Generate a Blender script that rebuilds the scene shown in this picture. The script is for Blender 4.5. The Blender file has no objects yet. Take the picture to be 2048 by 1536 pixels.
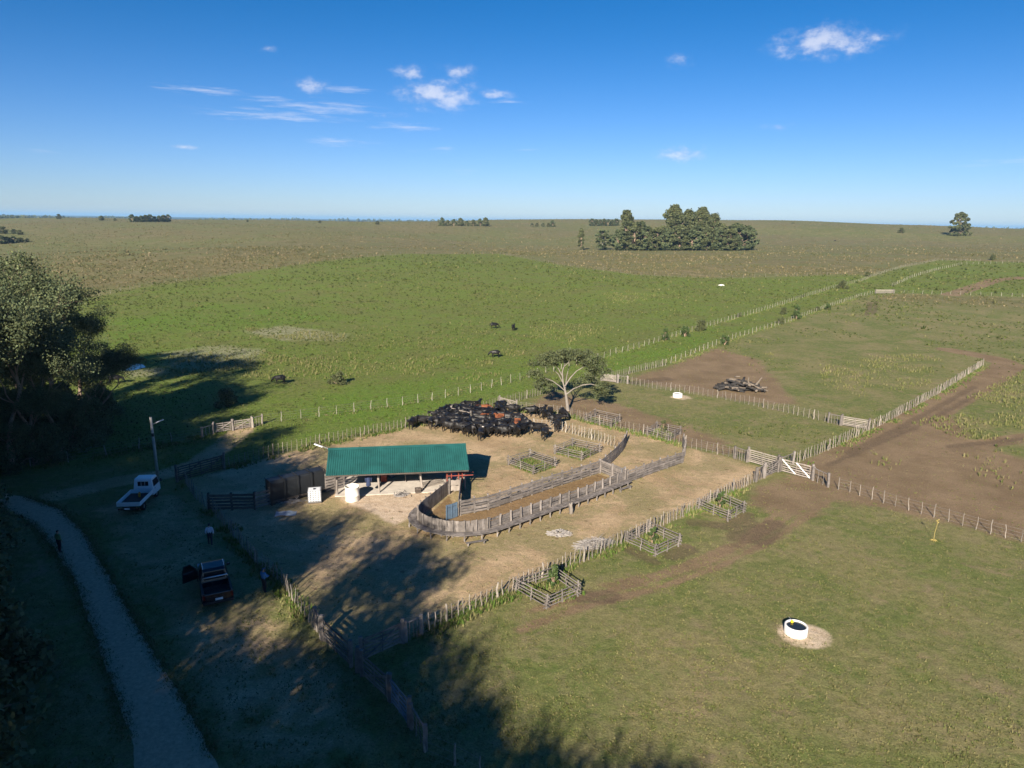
import bpy, bmesh, math, random
import numpy as np
from mathutils import Vector, Matrix, Euler, noise as mnoise

random.seed(7)
RNG = np.random.default_rng(7)
R = math.radians
sc = bpy.context.scene
COL = sc.collection

# ------------------------------------------------------------------ camera
F_PX, HORIZON, CAM_H = 1420.0, 442.0, 24.5      # focal length in photo pixels (2048 wide), horizon row, drone height
ROLL = math.atan(28 / 2048)
PITCH = math.atan((768 - HORIZON) / F_PX)
FW = np.array([0, math.cos(PITCH), -math.sin(PITCH)])
UP = np.array([0, math.sin(PITCH), math.cos(PITCH)])
RT = np.array([1.0, 0, 0])
CAM = np.array([0, 0, CAM_H])
EU = RT * math.cos(ROLL) + UP * math.sin(ROLL)
EV = -RT * math.sin(ROLL) + UP * math.cos(ROLL)
cd = bpy.data.cameras.new('camera')
cam = bpy.data.objects.new('camera', cd)
COL.objects.link(cam)
cd.sensor_width = 36
cd.lens = F_PX / 2048 * 36
cd.clip_start = 0.5
cd.clip_end = 90000
cam.matrix_world = Matrix(((EU[0], EV[0], -FW[0], 0), (EU[1], EV[1], -FW[1], 0), (EU[2], EV[2], -FW[2], CAM_H), (0, 0, 0, 1)))
sc.camera = cam

# ------------------------------------------------------------------ light
SHADOW_AZ, SUN_EL = R(15.5), R(25.5)            # shadows fall away from the viewer, a little to the right
SKY_STRENGTH, SUN_STRENGTH, EXPOSURE = 0.05, 5.0, 1.15
to_sun = Vector((-math.sin(SHADOW_AZ) * math.cos(SUN_EL), -math.cos(SHADOW_AZ) * math.cos(SUN_EL), math.sin(SUN_EL)))
sl = bpy.data.lights.new('sun', 'SUN')
sl.energy = SUN_STRENGTH
sl.angle = R(0.55)
sl.color = (1.0, 0.89, 0.74)
sun = bpy.data.objects.new('sun', sl)
COL.objects.link(sun)
sun.rotation_euler = (-to_sun).to_track_quat('-Z', 'Y').to_euler()
sc.view_settings.view_transform = 'Standard'
sc.view_settings.look = 'None'
sc.view_settings.gamma = 1
sc.view_settings.exposure = EXPOSURE
sc.view_settings.use_curve_mapping = False
sc.cycles.max_bounces = 5
sc.cycles.diffuse_bounces = 2
sc.cycles.glossy_bounces = 2
sc.cycles.transmission_bounces = 4
sc.cycles.volume_bounces = 0
sc.cycles.use_denoising = True

world = bpy.data.worlds.new('World')
sc.world = world
world.use_nodes = True


def build_world():
    nt = world.node_tree
    N, L = nt.nodes, nt.links
    N.clear()
    out = N.new('ShaderNodeOutputWorld')
    bg = N.new('ShaderNodeBackground')
    bg.inputs[1].default_value = SKY_STRENGTH
    L.new(bg.outputs[0], out.inputs[0])
    sky = N.new('ShaderNodeTexSky')
    sky.sky_type = 'NISHITA'
    sky.sun_disc = False
    sky.sun_elevation = SUN_EL
    sky.sun_rotation = math.atan2(to_sun.x, to_sun.y)
    sky.air_density = 1.0
    sky.dust_density = 0.0
    sky.ozone_density = 3.2
    hs = N.new('ShaderNodeHueSaturation')
    hs.inputs['Saturation'].default_value = 1.1
    hs.inputs['Hue'].default_value = 0.5
    L.new(sky.outputs[0], hs.inputs['Color'])
    tc = N.new('ShaderNodeTexCoord')
    D = tc.outputs['Generated']

    def vm(op, a, b=None):
        n = N.new('ShaderNodeVectorMath'); n.operation = op
        for i, v in enumerate((a, b)):
            if v is None: continue
            if isinstance(v, (tuple, list, np.ndarray)): n.inputs[i].default_value = tuple(float(q) for q in v)
            else: L.new(v, n.inputs[i])
        return n.outputs['Value'] if op in ('DOT_PRODUCT', 'LENGTH') else n.outputs[0]

    def mt(op, a, b=None, c=None, clamp=False):
        n = N.new('ShaderNodeMath'); n.operation = op; n.use_clamp = clamp
        for i, v in enumerate((a, b, c)):
            if v is None: continue
            if isinstance(v, (int, float)): n.inputs[i].default_value = v
            else: L.new(v, n.inputs[i])
        return n.outputs[0]

    def fbm(scale, stretch, detail):
        m = vm('MULTIPLY', D, stretch)
        n = N.new('ShaderNodeTexNoise')
        n.inputs['Scale'].default_value = scale
        n.inputs['Detail'].default_value = detail
        n.inputs['Roughness'].default_value = 0.62
        L.new(m, n.inputs['Vector'])
        return n.outputs[0]
    puffy = fbm(40, (1, 1, 1.7), 7)
    wispy = fbm(26, (1, 1, 9), 7)

    def smooth(v, lo, hi):
        n = N.new('ShaderNodeMapRange'); n.interpolation_type = 'SMOOTHSTEP'
        L.new(v, n.inputs[0])
        n.inputs[1].default_value = lo; n.inputs[2].default_value = hi
        return n.outputs[0]
    # direction (photo pixel), half width, half height, opacity, kind: p = puffy cumulus, w = thin wisp
    clouds = [(868, 188, 74, 26, 1.0, 'p'), (985, 189, 48, 11, .62, 'p'), (825, 146, 48, 24, .6, 'p'), (914, 142, 50, 20, .6, 'p'),
              (628, 172, 56, 18, .6, 'p'), (1655, 84, 88, 28, .95, 'p'), (1748, 76, 54, 14, .65, 'p'), (1362, 308, 60, 18, .75, 'p'),
              (1560, 255, 46, 11, .5, 'p'), (1360, 118, 40, 24, .42, 'p'), (535, 97, 24, 11, .42, 'p'), (790, 232, 66, 14, .4, 'p'), (370, 294, 48, 7, .5, 'p'),
              (545, 231, 130, 11, .8, 'w'), (645, 216, 120, 14, .75, 'w'), (690, 284, 105, 9, .65, 'w'), (822, 255, 90, 10, .65, 'w'),
              (410, 181, 150, 13, .55, 'w'), (690, 178, 80, 10, .65, 'w'), (545, 197, 80, 10, .6, 'w'), (875, 299, 95, 12, .4, 'w'),
              (1010, 203, 70, 6, .5, 'w'), (1060, 300, 80, 8, .3, 'w'), (930, 345, 70, 16, .3, 'w'), (2010, 325, 160, 16, .4, 'w'), (90, 303, 70, 9, .3, 'w')]
    acc = {'p': None, 'w': None}
    for px, py, hw, hh, op, kind in clouds:
        d = FW * F_PX + EU * (px - 1024) + EV * (768 - py)
        d /= np.linalg.norm(d)
        a = np.cross(d, (0, 0, 1.0)); a /= np.linalg.norm(a)
        b = np.cross(a, d)
        mp = N.new('ShaderNodeMapping'); mp.vector_type = 'TEXTURE'
        rot = Matrix(((a[0], d[0], b[0]), (a[1], d[1], b[1]), (a[2], d[2], b[2])))
        mp.inputs['Location'].default_value = tuple(d)
        mp.inputs['Rotation'].default_value = rot.to_euler()
        k = 1 / (F_PX * 1.1)
        kk = k * 1.3 if kind == 'p' else k * 1.25
        mp.inputs['Scale'].default_value = (hw * kk, 1.0, hh * kk * (1 if kind == 'p' else 1.15))
        L.new(D, mp.inputs['Vector'])
        blob = mt('MULTIPLY_ADD', vm('LENGTH', mp.outputs[0]), -1.0 if kind == 'p' else -.8, op)
        acc[kind] = blob if acc[kind] is None else mt('MAXIMUM', acc[kind], blob)
    p_ = smooth(mt('ADD', acc['p'], mt('MULTIPLY', mt('SUBTRACT', puffy, 0.5), 2.3)), -0.15, 1.15)
    p_ = mt('MULTIPLY', p_, smooth(acc['p'], -0.5, 0.4))
    w_ = smooth(mt('ADD', acc['w'], mt('MULTIPLY', mt('SUBTRACT', wispy, 0.52), 2.6)), 0.0, 1.1)
    w_ = mt('MULTIPLY', mt('MULTIPLY', w_, smooth(acc['w'], -0.5, 0.6)), .62)
    dens = mt('MULTIPLY', mt('MAXIMUM', p_, w_), .66)
    lit = smooth(mt('ADD', puffy, mt('MULTIPLY', acc['p'], .15)), .42, .68)
    lit = mt('MAXIMUM', lit, mt('GREATER_THAN', w_, p_))
    cc = N.new('ShaderNodeMix'); cc.data_type = 'RGBA'
    L.new(lit, cc.inputs[0])
    cc.inputs[6].default_value = (4.4, 5.2, 7.4, 1)
    cc.inputs[7].default_value = (8.2, 8.3, 9.2, 1)
    # clear washed air after rain: bluer than the standard model, most of all low down
    sx = N.new('ShaderNodeSeparateXYZ'); L.new(D, sx.inputs[0])
    low = smooth(mt('ABSOLUTE', sx.outputs[2]), 0.0, .30)
    tintm = N.new('ShaderNodeMix'); tintm.data_type = 'RGBA'
    L.new(low, tintm.inputs[0])
    tintm.inputs[6].default_value = (.56, .70, 1.10, 1)
    tintm.inputs[7].default_value = (.10, .52, .86, 1)
    grade = vm('MULTIPLY', hs.outputs[0], tintm.outputs[2])
    mix = N.new('ShaderNodeMix'); mix.data_type = 'RGBA'
    L.new(dens, mix.inputs[0]); L.new(grade, mix.inputs[6]); L.new(cc.outputs[2], mix.inputs[7])
    L.new(mix.outputs[2], bg.inputs[0])


build_world()
world.cycles.sampling_method = 'MANUAL'
world.cycles.sample_map_resolution = 256

# ------------------------------------------------------------------ terrain height and survey points
HILLS = [(-70, 400, 230, 105, 5.4), (215, 1180, 430, 260, 20.5), (-420, 820, 300, 170, 8.5), (-200, 1500, 900, 380, 7.5), (900, 1700, 600, 400, 9.5),
         (330, 430, 120, 110, 4.5), (650, 950, 230, 240, 9), (-360, 560, 110, 190, -4.5), (-150, 640, 170, 70, 2.5), (250, 590, 130, 60, 1.0), (-1150, 1700, 600, 500, 8), (60, 620, 120, 60, -2.0), (480, 620, 120, 80, 3.5), (-620, 1250, 260, 160, 6)]


def height(x, y):
    x = np.asarray(x, float); y = np.asarray(y, float)
    h = np.zeros(np.broadcast(x, y).shape)
    for cx, cy, sx, sy, a in HILLS:
        h = h + a * np.exp(-0.5 * (((x - cx) / sx) ** 2 + ((y - cy) / sy) ** 2))
    d = np.hypot(x, y)
    w = np.clip((d - 130) / 250, 0, 1)
    h = h * np.clip((d - 110) / 140, 0, 1) ** 1.5
    h = h + w * (0.55 * np.sin(x / 41 + 1.3 * np.sin(y / 67)) * np.sin(y / 53 + 0.7) + 0.9 * np.sin(x / 103 + 2) * np.sin(y / 131 + x / 300))
    w2 = np.clip((d - 380) / 500, 0, 1)
    h = h + w2 * (1.9 * np.sin(x / 72 + 1.1 * np.sin(y / 150)) * np.sin(y / 95 + .4) + 1.6 * np.sin(x / 190 + y / 260 + 1.0))
    far = np.clip((d - 2300) / 2500, 0, 1)
    h = h * (1 - far) + far * (2 + 5 * np.sin(x / 1900 + 1.0) * np.sin(y / 2300) + 4 * np.sin(x / 5100 + y / 6100))
    return h


def hz(x, y):
    return float(height(x, y))


def ray(px, py):
    d = FW * F_PX + EU * (px - 1024) + EV * (768 - py)
    return d / np.linalg.norm(d)


def G(px, py, z=0.0):
    """survey point of the drone picture -> point z metres above the ground"""
    d = ray(px, py)
    t = 15.0
    for _ in range(400):
        p = CAM + d * t
        gap = p[2] - hz(p[0], p[1]) - z
        if gap < 0.004 or t > 40000: break
        t += max(0.01, 0.6 * gap / max(0.03, -d[2] + 0.01))
    return Vector(CAM + d * t)


def GP(pts):
    return [G(*p) for p in pts]


def ground(x, y, dz=0.0):
    return Vector((x, y, hz(x, y) + dz))


# ------------------------------------------------------------------ materials
MATS = {}


def mat(name, col, rough=0.85, var=0.25, scale=3.0, bump=0.0, bscale=20.0, metal=0.0, objvar=0.0, spec=0.3, coord='pos', col2=None, stretch=None, trans=0.0, tint=False):
    if name in MATS: return MATS[name]
    m = bpy.data.materials.new(name); MATS[name] = m
    m.use_nodes = True
    nt = m.node_tree; N, L = nt.nodes, nt.links
    bs = N['Principled BSDF']
    bs.inputs['Roughness'].default_value = rough
    bs.inputs['Metallic'].default_value = metal
    bs.inputs['Specular IOR Level'].default_value = spec
    if coord == 'pos':
        src = N.new('ShaderNodeNewGeometry').outputs['Position']
    else:
        src = N.new('ShaderNodeTexCoord').outputs['Object']
    if stretch:
        mp = N.new('ShaderNodeVectorMath'); mp.operation = 'MULTIPLY'; mp.inputs[1].default_value = stretch
        L.new(src, mp.inputs[0]); src = mp.outputs[0]
    n = N.new('ShaderNodeTexNoise'); n.inputs['Scale'].default_value = scale; n.inputs['Detail'].default_value = 5; n.inputs['Roughness'].default_value = 0.65
    L.new(src, n.inputs['Vector'])
    mr = N.new('ShaderNodeMapRange'); L.new(n.outputs[0], mr.inputs[0]); mr.inputs[1].default_value = 0.3; mr.inputs[2].default_value = 0.7
    mx = N.new('ShaderNodeMix'); mx.data_type = 'RGBA'
    L.new(mr.outputs[0], mx.inputs[0])
    c2 = col2 if col2 else tuple(c * (1 - var) for c in col)
    c1 = col if col2 else tuple(min(1, c * (1 + var)) for c in col)
    mx.inputs[6].default_value = (*c2, 1); mx.inputs[7].default_value = (*c1, 1)
    o = mx.outputs[2]
    if objvar:
        oi = N.new('ShaderNodeObjectInfo')
        r2 = N.new('ShaderNodeMapRange'); L.new(oi.outputs['Random'], r2.inputs[0]); r2.inputs[3].default_value = 1 - objvar; r2.inputs[4].default_value = 1 + objvar
        sc_ = N.new('ShaderNodeVectorMath'); sc_.operation = 'SCALE'; L.new(o, sc_.inputs[0]); L.new(r2.outputs[0], sc_.inputs['Scale']); o = sc_.outputs[0]
    if tint:
        at = N.new('ShaderNodeAttribute'); at.attribute_name = 'tint'
        ml = N.new('ShaderNodeVectorMath'); ml.operation = 'MULTIPLY'; L.new(o, ml.inputs[0]); L.new(at.outputs['Color'], ml.inputs[1]); o = ml.outputs[0]
    L.new(o, bs.inputs['Base Color'])
    if bump:
        bn = N.new('ShaderNodeTexNoise'); bn.inputs['Scale'].default_value = bscale; bn.inputs['Detail'].default_value = 4
        L.new(src, bn.inputs['Vector'])
        b = N.new('ShaderNodeBump'); b.inputs['Strength'].default_value = bump; b.inputs['Distance'].default_value = 0.05
        L.new(bn.outputs[0], b.inputs['Height']); L.new(b.outputs[0], bs.inputs['Normal'])
    if trans:
        tr = N.new('ShaderNodeBsdfTranslucent'); L.new(o, tr.inputs[0])
        ms = N.new('ShaderNodeMixShader'); ms.inputs[0].default_value = trans
        L.new(bs.outputs[0], ms.inputs[1]); L.new(tr.outputs[0], ms.inputs[2])
        L.new(ms.outputs[0], N['Material Output'].inputs[0])
    return m


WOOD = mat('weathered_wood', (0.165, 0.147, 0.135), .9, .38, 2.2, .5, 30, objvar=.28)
WOODP = mat('pale_wood', (0.255, 0.225, 0.198), .9, .25, 2.5, .4, 30, objvar=.22)
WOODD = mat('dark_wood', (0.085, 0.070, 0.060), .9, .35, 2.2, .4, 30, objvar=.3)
STAKE = mat('stake_wood', (0.225, 0.198, 0.168), .9, .3, 4, .3, 40, objvar=.3)
STAKEW = mat('pale_stake', (0.31, 0.285, 0.24), .9, .25, 4, .3, 40, objvar=.2)
WIRE = mat('fence_wire', (0.25, 0.24, 0.23), .5, .1, 1, metal=.6)
STEEL = mat('galvanised_steel', (0.50, 0.51, 0.52), .4, .15, 5, metal=.7)
GREENROOF = mat('green_roof_paint', (0.014, 0.086, 0.080), .6, .25, 0.9, spec=.35, objvar=.09, bump=.1, bscale=3)
WHITE = mat('white_paint', (0.78, 0.78, 0.77), .55, .05, 2)
WHITEP = mat('white_plastic', (0.72, 0.74, 0.76), .5, .06, 3)
CONC = mat('pale_concrete', (0.55, 0.50, 0.44), .95, .18, 1.1, .3, 25)
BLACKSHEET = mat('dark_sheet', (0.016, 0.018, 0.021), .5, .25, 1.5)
RED = mat('red_steel', (0.24, 0.05, 0.035), .6, .2, 4)
BLUESTEEL = mat('blue_grey_steel', (0.10, 0.15, 0.21), .5, .2, 3)
RUBBER = mat('tyre_rubber', (0.02, 0.02, 0.02), .9, .2, 8)
GLASS = mat('dark_glass', (0.010, 0.012, 0.016), .3, .05, 2, spec=.05)
CARBLACK = mat('black_car_paint', (0.006, 0.009, 0.018), .14, .1, 1, spec=.6)  # navy tint painted in for the blue sky mirrored in black paint
CARWHITE = mat('white_car_paint', (0.74, 0.76, 0.78), .3, .05, 1, spec=.5)
PLASTIC = mat('black_plastic', (0.025, 0.025, 0.027), .6, .1, 3)
CHROME = mat('chrome_bar', (0.55, 0.57, 0.6), .25, .05, 3, metal=.8)
PLATE = mat('plate_white', (0.75, 0.76, 0.78), .5, .04, 3)
TAIL = mat('tail_lamp_red', (0.10, 0.008, 0.008), .3, .1, 4)
BARK = mat('eucalypt_bark', (0.40, 0.31, 0.235), .9, .35, 1.6, .5, 14, coord='obj', stretch=(1, 1, .25), col2=(0.20, 0.125, 0.085))
PALEBARK = mat('pale_dead_wood', (0.215, 0.19, 0.165), .9, .2, 2.5, .4, 18, coord='obj')
LEAF = mat('eucalypt_leaf', (0.105, 0.128, 0.062), .7, .22, .35, coord='obj', trans=.22, tint=True, spec=.15)
LEAFD = mat('dark_leaf', (0.095, 0.108, 0.045), .6, .2, .4, coord='obj', trans=.2, tint=True)
LEAFU = mat('umbrella_leaf', (0.088, 0.104, 0.046), .6, .2, .5, coord='obj', trans=.2, tint=True)
LEAFG = mat('shrub_leaf', (0.070, 0.108, 0.034), .6, .2, 2, coord='obj', trans=.25, tint=True)
COWB = mat('black_hide', (0.010, 0.009, 0.009), .5, .35, 5, coord='obj', spec=.35, objvar=.5)
COWR = mat('russet_hide', (0.17, 0.058, 0.024), .7, .2, 4, coord='obj')
COWW = mat('white_hide', (0.68, 0.63, 0.57), .8, .1, 5, coord='obj')
SKIN = mat('skin', (0.42, 0.24, 0.16), .6, .08, 9, coord='obj')

# ------------------------------------------------------------------ mesh helpers


class MB:
    def __init__(s):
        s.v, s.f = [], []

    def box(s, c, size, rot=None):
        i = len(s.v)
        for dx, dy, dz in ((-1, -1, -1), (1, -1, -1), (1, 1, -1), (-1, 1, -1), (-1, -1, 1), (1, -1, 1), (1, 1, 1), (-1, 1, 1)):
            p = Vector((dx * size[0] / 2, dy * size[1] / 2, dz * size[2] / 2))
            if rot: p = rot @ p
            s.v.append(tuple(p + Vector(c)))
        for q in ((0, 3, 2, 1), (4, 5, 6, 7), (0, 1, 5, 4), (1, 2, 6, 5), (2, 3, 7, 6), (3, 0, 4, 7)):
            s.f.append(tuple(i + k for k in q))
        return s

    def tube(s, pts, rad, n=6, cap=True):
        pts = [Vector(p) for p in pts]
        base = len(s.v)
        ref = None
        for k, p in enumerate(pts):
            t = (pts[min(k + 1, len(pts) - 1)] - pts[max(k - 1, 0)])
            if t.length < 1e-6: t = Vector((0, 0, 1))
            t.normalize()
            if ref is None or abs(ref.dot(t)) > .95:
                ref = Vector((1, 0, 0)) if abs(t.x) < .8 else Vector((0, 1, 0))
            a = t.cross(ref).normalized(); b = t.cross(a); ref = -b.cross(t).cross(t) if False else ref
            r = rad[k] if isinstance(rad, (list, tuple)) else rad
            for j in range(n):
                th = 2 * math.pi * j / n
                s.v.append(tuple(p + a * math.cos(th) * r + b * math.sin(th) * r))
        for k in range(len(pts) - 1):
            for j in range(n):
                a0 = base + k * n + j; a1 = base + k * n + (j + 1) % n
                s.f.append((a0, a0 + n, a1 + n, a1))
        if cap:
            s.f.append(tuple(base + j for j in range(n)))
            s.f.append(tuple(base + (len(pts) - 1) * n + j for j in range(n))[::-1])
        return s

    def prism(s, prof, y0, y1, inset=None):
        """side profile (x,z) extruded from y0 to y1; inset(x,z) -> how far the sides lean in there"""
        i = len(s.v); n = len(prof)
        for y, sg in ((y0, 1), (y1, -1)):
            for x, z in prof:
                s.v.append((x, y + sg * (inset(x, z) if inset else 0), z))
        s.f.append(tuple(i + k for k in range(n)))
        s.f.append(tuple(i + n + k for k in range(n))[::-1])
        for k in range(n):
            k2 = (k + 1) % n
            s.f.append((i + k, i + n + k, i + n + k2, i + k2))
        return s

    def lathe(s, prof, n=24, c=(0, 0, 0)):
        i = len(s.v); m = len(prof)
        for j in range(n):
            th = 2 * math.pi * j / n
            for r, z in prof:
                s.v.append((c[0] + r * math.cos(th), c[1] + r * math.sin(th), c[2] + z))
        for j in range(n):
            for k in range(m - 1):
                a = i + j * m + k; b = i + ((j + 1) % n) * m + k
                s.f.append((a, b, b + 1, a + 1))
        return s

    def mesh(s, name, m=None, smooth=False, bevel=0):
        me = bpy.data.meshes.new(name)
        me.from_pydata(s.v, [], s.f)
        if m: me.materials.append(m)
        bm = bmesh.new(); bm.from_mesh(me)
        bmesh.ops.recalc_face_normals(bm, faces=bm.faces)
        if bevel:
            bmesh.ops.bevel(bm, geom=[e for e in bm.edges if e.calc_face_angle(0) > .5], offset=bevel, segments=2, affect='EDGES', profile=.6)
        bm.to_mesh(me); bm.free()
        if smooth: me.polygons.foreach_set('use_smooth', [True] * len(me.polygons))
        me.update()
        return me

    def build(s, name, m, parent=None, smooth=False, bevel=0):
        return link(name, s.mesh(name, m, smooth, bevel), parent)


def link(name, data, parent=None, mtx=None):
    o = bpy.data.objects.new(name, data)
    COL.objects.link(o)
    if parent: o.parent = parent
    if mtx is not None: o.matrix_basis = mtx
    return o


def tag(o, label=None, cat=None, group=None, kind=None):
    if label: o['label'] = label
    if cat: o['category'] = cat
    if group: o['group'] = group
    if kind: o['kind'] = kind
    return o


def thing(name, label, cat, loc=(0, 0, 0), rz=0.0, group=None):
    o = bpy.data.objects.new(name, None)
    COL.objects.link(o)
    o.empty_display_size = .2
    o.location = loc
    o.rotation_euler = (0, 0, rz)
    return tag(o, label, cat, group)


def copy_tree(o, parent=None):
    c = o.copy(); COL.objects.link(c); c.parent = parent
    for ch in list(o.children): copy_tree(ch, c)
    return c


# shared pieces: a weathered board and a round pole, unit long on X; stakes unit tall on Z
PIECES = {}


def piece(kind, m):
    v = random.randrange(4)
    key = (kind, m.name, v)
    if key in PIECES: return PIECES[key]
    b = MB(); rr = random.Random(dict(board=11, pole=22, stake=33, box=44)[kind] + v)
    if kind == 'board':
        n = 4
        for k in range(n + 1):
            x = -.5 + k / n
            wy, wz, cy, cz = .5 * (1 + rr.uniform(-.12, .12)), .5 * (1 + rr.uniform(-.1, .1)), rr.uniform(-.2, .2), rr.uniform(-.09, .09)
            if k in (0, n): x += rr.uniform(-.006, .006)
            for sy, sz in ((-1, -1), (1, -1), (1, 1), (-1, 1)):
                b.v.append((x, sy * wy + cy, sz * wz + cz))
        for k in range(n):
            for j in range(4):
                a0 = k * 4 + j; a1 = k * 4 + (j + 1) % 4
                b.f.append((a0, a1, a1 + 4, a0 + 4))
        b.f.append((0, 3, 2, 1)); b.f.append(tuple(n * 4 + q for q in (0, 1, 2, 3)))
    elif kind == 'pole':
        rings = [((-.5 + k / 4, rr.uniform(-.3, .3), rr.uniform(-.3, .3)), .5 * rr.uniform(.82, 1.12)) for k in range(5)]
        for (x, cy, cz), rad in rings:
            for j in range(6): b.v.append((x, cy + rad * math.cos(j * math.pi / 3), cz + rad * math.sin(j * math.pi / 3)))
        for k in range(4):
            for j in range(6): b.f.append((k * 6 + j, k * 6 + (j + 1) % 6, k * 6 + 6 + (j + 1) % 6, k * 6 + 6 + j))
        b.f.append(tuple(range(6))[::-1]); b.f.append(tuple(range(24, 30)))
    elif kind == 'stake':
        rings = [((rr.uniform(-.5, .5) * (k > 0), rr.uniform(-.5, .5) * (k > 0), -.12 + 1.12 * k / 3), rad * rr.uniform(.85, 1.1)) for k, rad in enumerate((.55, .52, .48, .40))]
        for (cx, cy, z), rad in rings:
            for j in range(6): b.v.append((cx + rad * math.cos(j * math.pi / 3), cy + rad * math.sin(j * math.pi / 3), z))
        for k in range(3):
            for j in range(6): b.f.append((k * 6 + j, k * 6 + (j + 1) % 6, k * 6 + 6 + (j + 1) % 6, k * 6 + 6 + j))
        b.f.append(tuple(range(6))[::-1]); b.f.append(tuple(range(18, 24)))
    elif kind == 'box':
        b.box((0, 0, 0), (1, 1, 1))
    PIECES[key] = b.mesh(kind, m)
    return PIECES[key]


def beam(parent, name, p0, p1, w, t, m, kind='board', up=(0, 0, 1)):
    """a board (w tall, t thick) or pole from p0 to p1 in the parent's frame"""
    p0, p1 = Vector(p0), Vector(p1)
    x = p1 - p0; Ln = x.length; x.normalize()
    u = Vector(up)
    if abs(x.dot(u)) > .97: u = Vector((0, 1, 0))
    y = u.cross(x).normalized(); z = x.cross(y)
    c = (p0 + p1) / 2
    return link(name, piece(kind, m), parent, Matrix(((x.x * Ln, y.x * t, z.x * w, c.x), (x.y * Ln, y.y * t, z.y * w, c.y), (x.z * Ln, y.z * t, z.z * w, c.z), (0, 0, 0, 1))))


def stake(parent, name, p, h, d, m, lean=.05):
    mt_ = Matrix.Translation(p) @ Euler((random.gauss(0, lean), random.gauss(0, lean), random.uniform(0, 6.28))).to_matrix().to_4x4() @ Matrix.Diagonal((d, d, h, 1))
    return link(name, piece('stake', m), parent, mt_)


def resample(pts, step):
    out, segs = [], []
    tot = sum((pts[i + 1] - pts[i]).to_2d().length for i in range(len(pts) - 1))
    n = max(1, round(tot / step)); st = tot / n
    d, i, acc = 0.0, 0, 0.0
    lens = [(pts[k + 1] - pts[k]).to_2d().length for k in range(len(pts) - 1)]
    for k in range(n + 1):
        d = k * st
        while i < len(lens) - 1 and d > acc + lens[i] + 1e-6:
            acc += lens[i]; i += 1
        f = min(1, max(0, (d - acc) / max(lens[i], 1e-6)))
        q = pts[i].lerp(pts[i + 1], f)
        out.append(ground(q.x, q.y))
    return out


def stake_fence(name, label, pts, step, h, d, m=None, big=8, bigd=.13, wires=5, lean=.05, wr=.006, hv=.08):
    pts = resample(pts, step)
    m = m or STAKE
    o = thing(name, label, 'fence', pts[0])
    b = Vector(pts[0])
    for k, p in enumerate(pts):
        q = p - b + Vector((random.gauss(0, .03), random.gauss(0, .03), 0))
        if big and k % big == 0: stake(o, 'post', q, h * random.uniform(1.04, 1.12), bigd, m, lean * .4)
        else: stake(o, 'stake' if big else 'post', q, h * random.uniform(1 - hv, 1 + hv), d * random.uniform(.8, 1.2), m, lean)
    for w in range(wires):
        z = h * (.16 + .76 * w / max(1, wires - 1))
        MB().tube([p - b + Vector((0, 0, z)) for p in pts], wr, 3).build('wire', WIRE, o)
    return o


def plank_fence(name, label, pts, h, rails, step, m=None, pw=.14, plank=.2, side=1, posts_over=.12, cat='fence'):
    m = m or WOOD
    pts = resample(pts, step)
    o = thing(name, label, cat, pts[0]); b = Vector(pts[0])
    loc = [p - b for p in pts]
    for p in loc:
        beam(o, 'post', p + Vector((0, 0, -.2)), p + Vector((0, 0, h + posts_over)), pw, pw, m)
    for k in range(len(loc) - 1):
        dx = (loc[k + 1] - loc[k]).normalized()
        off = Vector((-dx.y, dx.x, 0)) * side * (pw / 2 + .025)
        for r in range(rails):
            z = .22 + (h - .12 - .22) * r / (rails - 1) + random.uniform(-.02, .02)
            beam(o, 'rail', loc[k] + off - dx * .08 + Vector((0, 0, z + random.uniform(-.012, .012))), loc[k + 1] + off + dx * .08 + Vector((0, 0, z + random.uniform(-.012, .012))), plank * random.uniform(.85, 1.1), .04, m)
    return o


def gate(name, label, a, b_, h, rails, m=None, diag='/', posts=True, stiles=3, plank=.12, pm=None, cat='gate', dm=None, z0=.18, postd=.19):
    m = m or WOODP
    o = thing(name, label, cat, a)
    q = b_ - a; L_ = q.length; x = q.normalized(); y = Vector((-x.y, x.x, 0))
    Z = Vector((0, 0, 1))
    if posts:
        for p in (Vector((0, 0, 0)), q):
            beam(o, 'post', p - Z * .3, p + Z * (h + .25), postd, postd, pm or WOOD)
    s0, s1 = .16, L_ - .16
    for r in range(rails):
        z = z0 + (h - z0 - .06) * (r / (rails - 1)) ** 1.1
        beam(o, 'rail', x * s0 + Z * z, x * s1 + Z * z, plank * (1.15 if r == rails - 1 else 1), .03, m)
    for k in range(stiles):
        s = s0 + .07 + (s1 - s0 - .14) * k / (stiles - 1)
        beam(o, 'stile', x * s + y * -.036 + Z * (z0 - .08), x * s + y * -.036 + Z * (h + .02), .1, .035, m)
    dm = dm or m
    zl, zh = z0, h - .04
    if diag == '\\\\':
        mid = (s0 + s1) / 2
        for a0, a1 in ((s0, mid), (mid, s1)):
            beam(o, 'brace', x * a0 + y * -.075 + Z * zh, x * a1 + y * -.075 + Z * zl, .11, .03, dm)
    elif diag == '//':
        mid = (s0 + s1) / 2
        for a0, a1 in ((s0, mid), (mid, s1)):
            beam(o, 'brace', x * a0 + y * -.075 + Z * zl, x * a1 + y * -.075 + Z * zh, .11, .03, dm)
    elif diag == '/':
        beam(o, 'brace', x * s0 + y * -.075 + Z * zl, x * s1 + y * -.075 + Z * zh, .1, .03, dm)
    elif diag == '\\':
        beam(o, 'brace', x * s0 + y * -.075 + Z * zh, x * s1 + y * -.075 + Z * zl, .1, .03, dm)
    elif diag == 'X':
        beam(o, 'brace', x * s0 + y * -.075 + Z * zl, x * s1 + y * -.075 + Z * zh, .1, .03, dm)
        beam(o, 'brace', x * s0 + y * -.11 + Z * zh, x * s1 + y * -.11 + Z * zl, .1, .03, dm)
    return o


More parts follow.
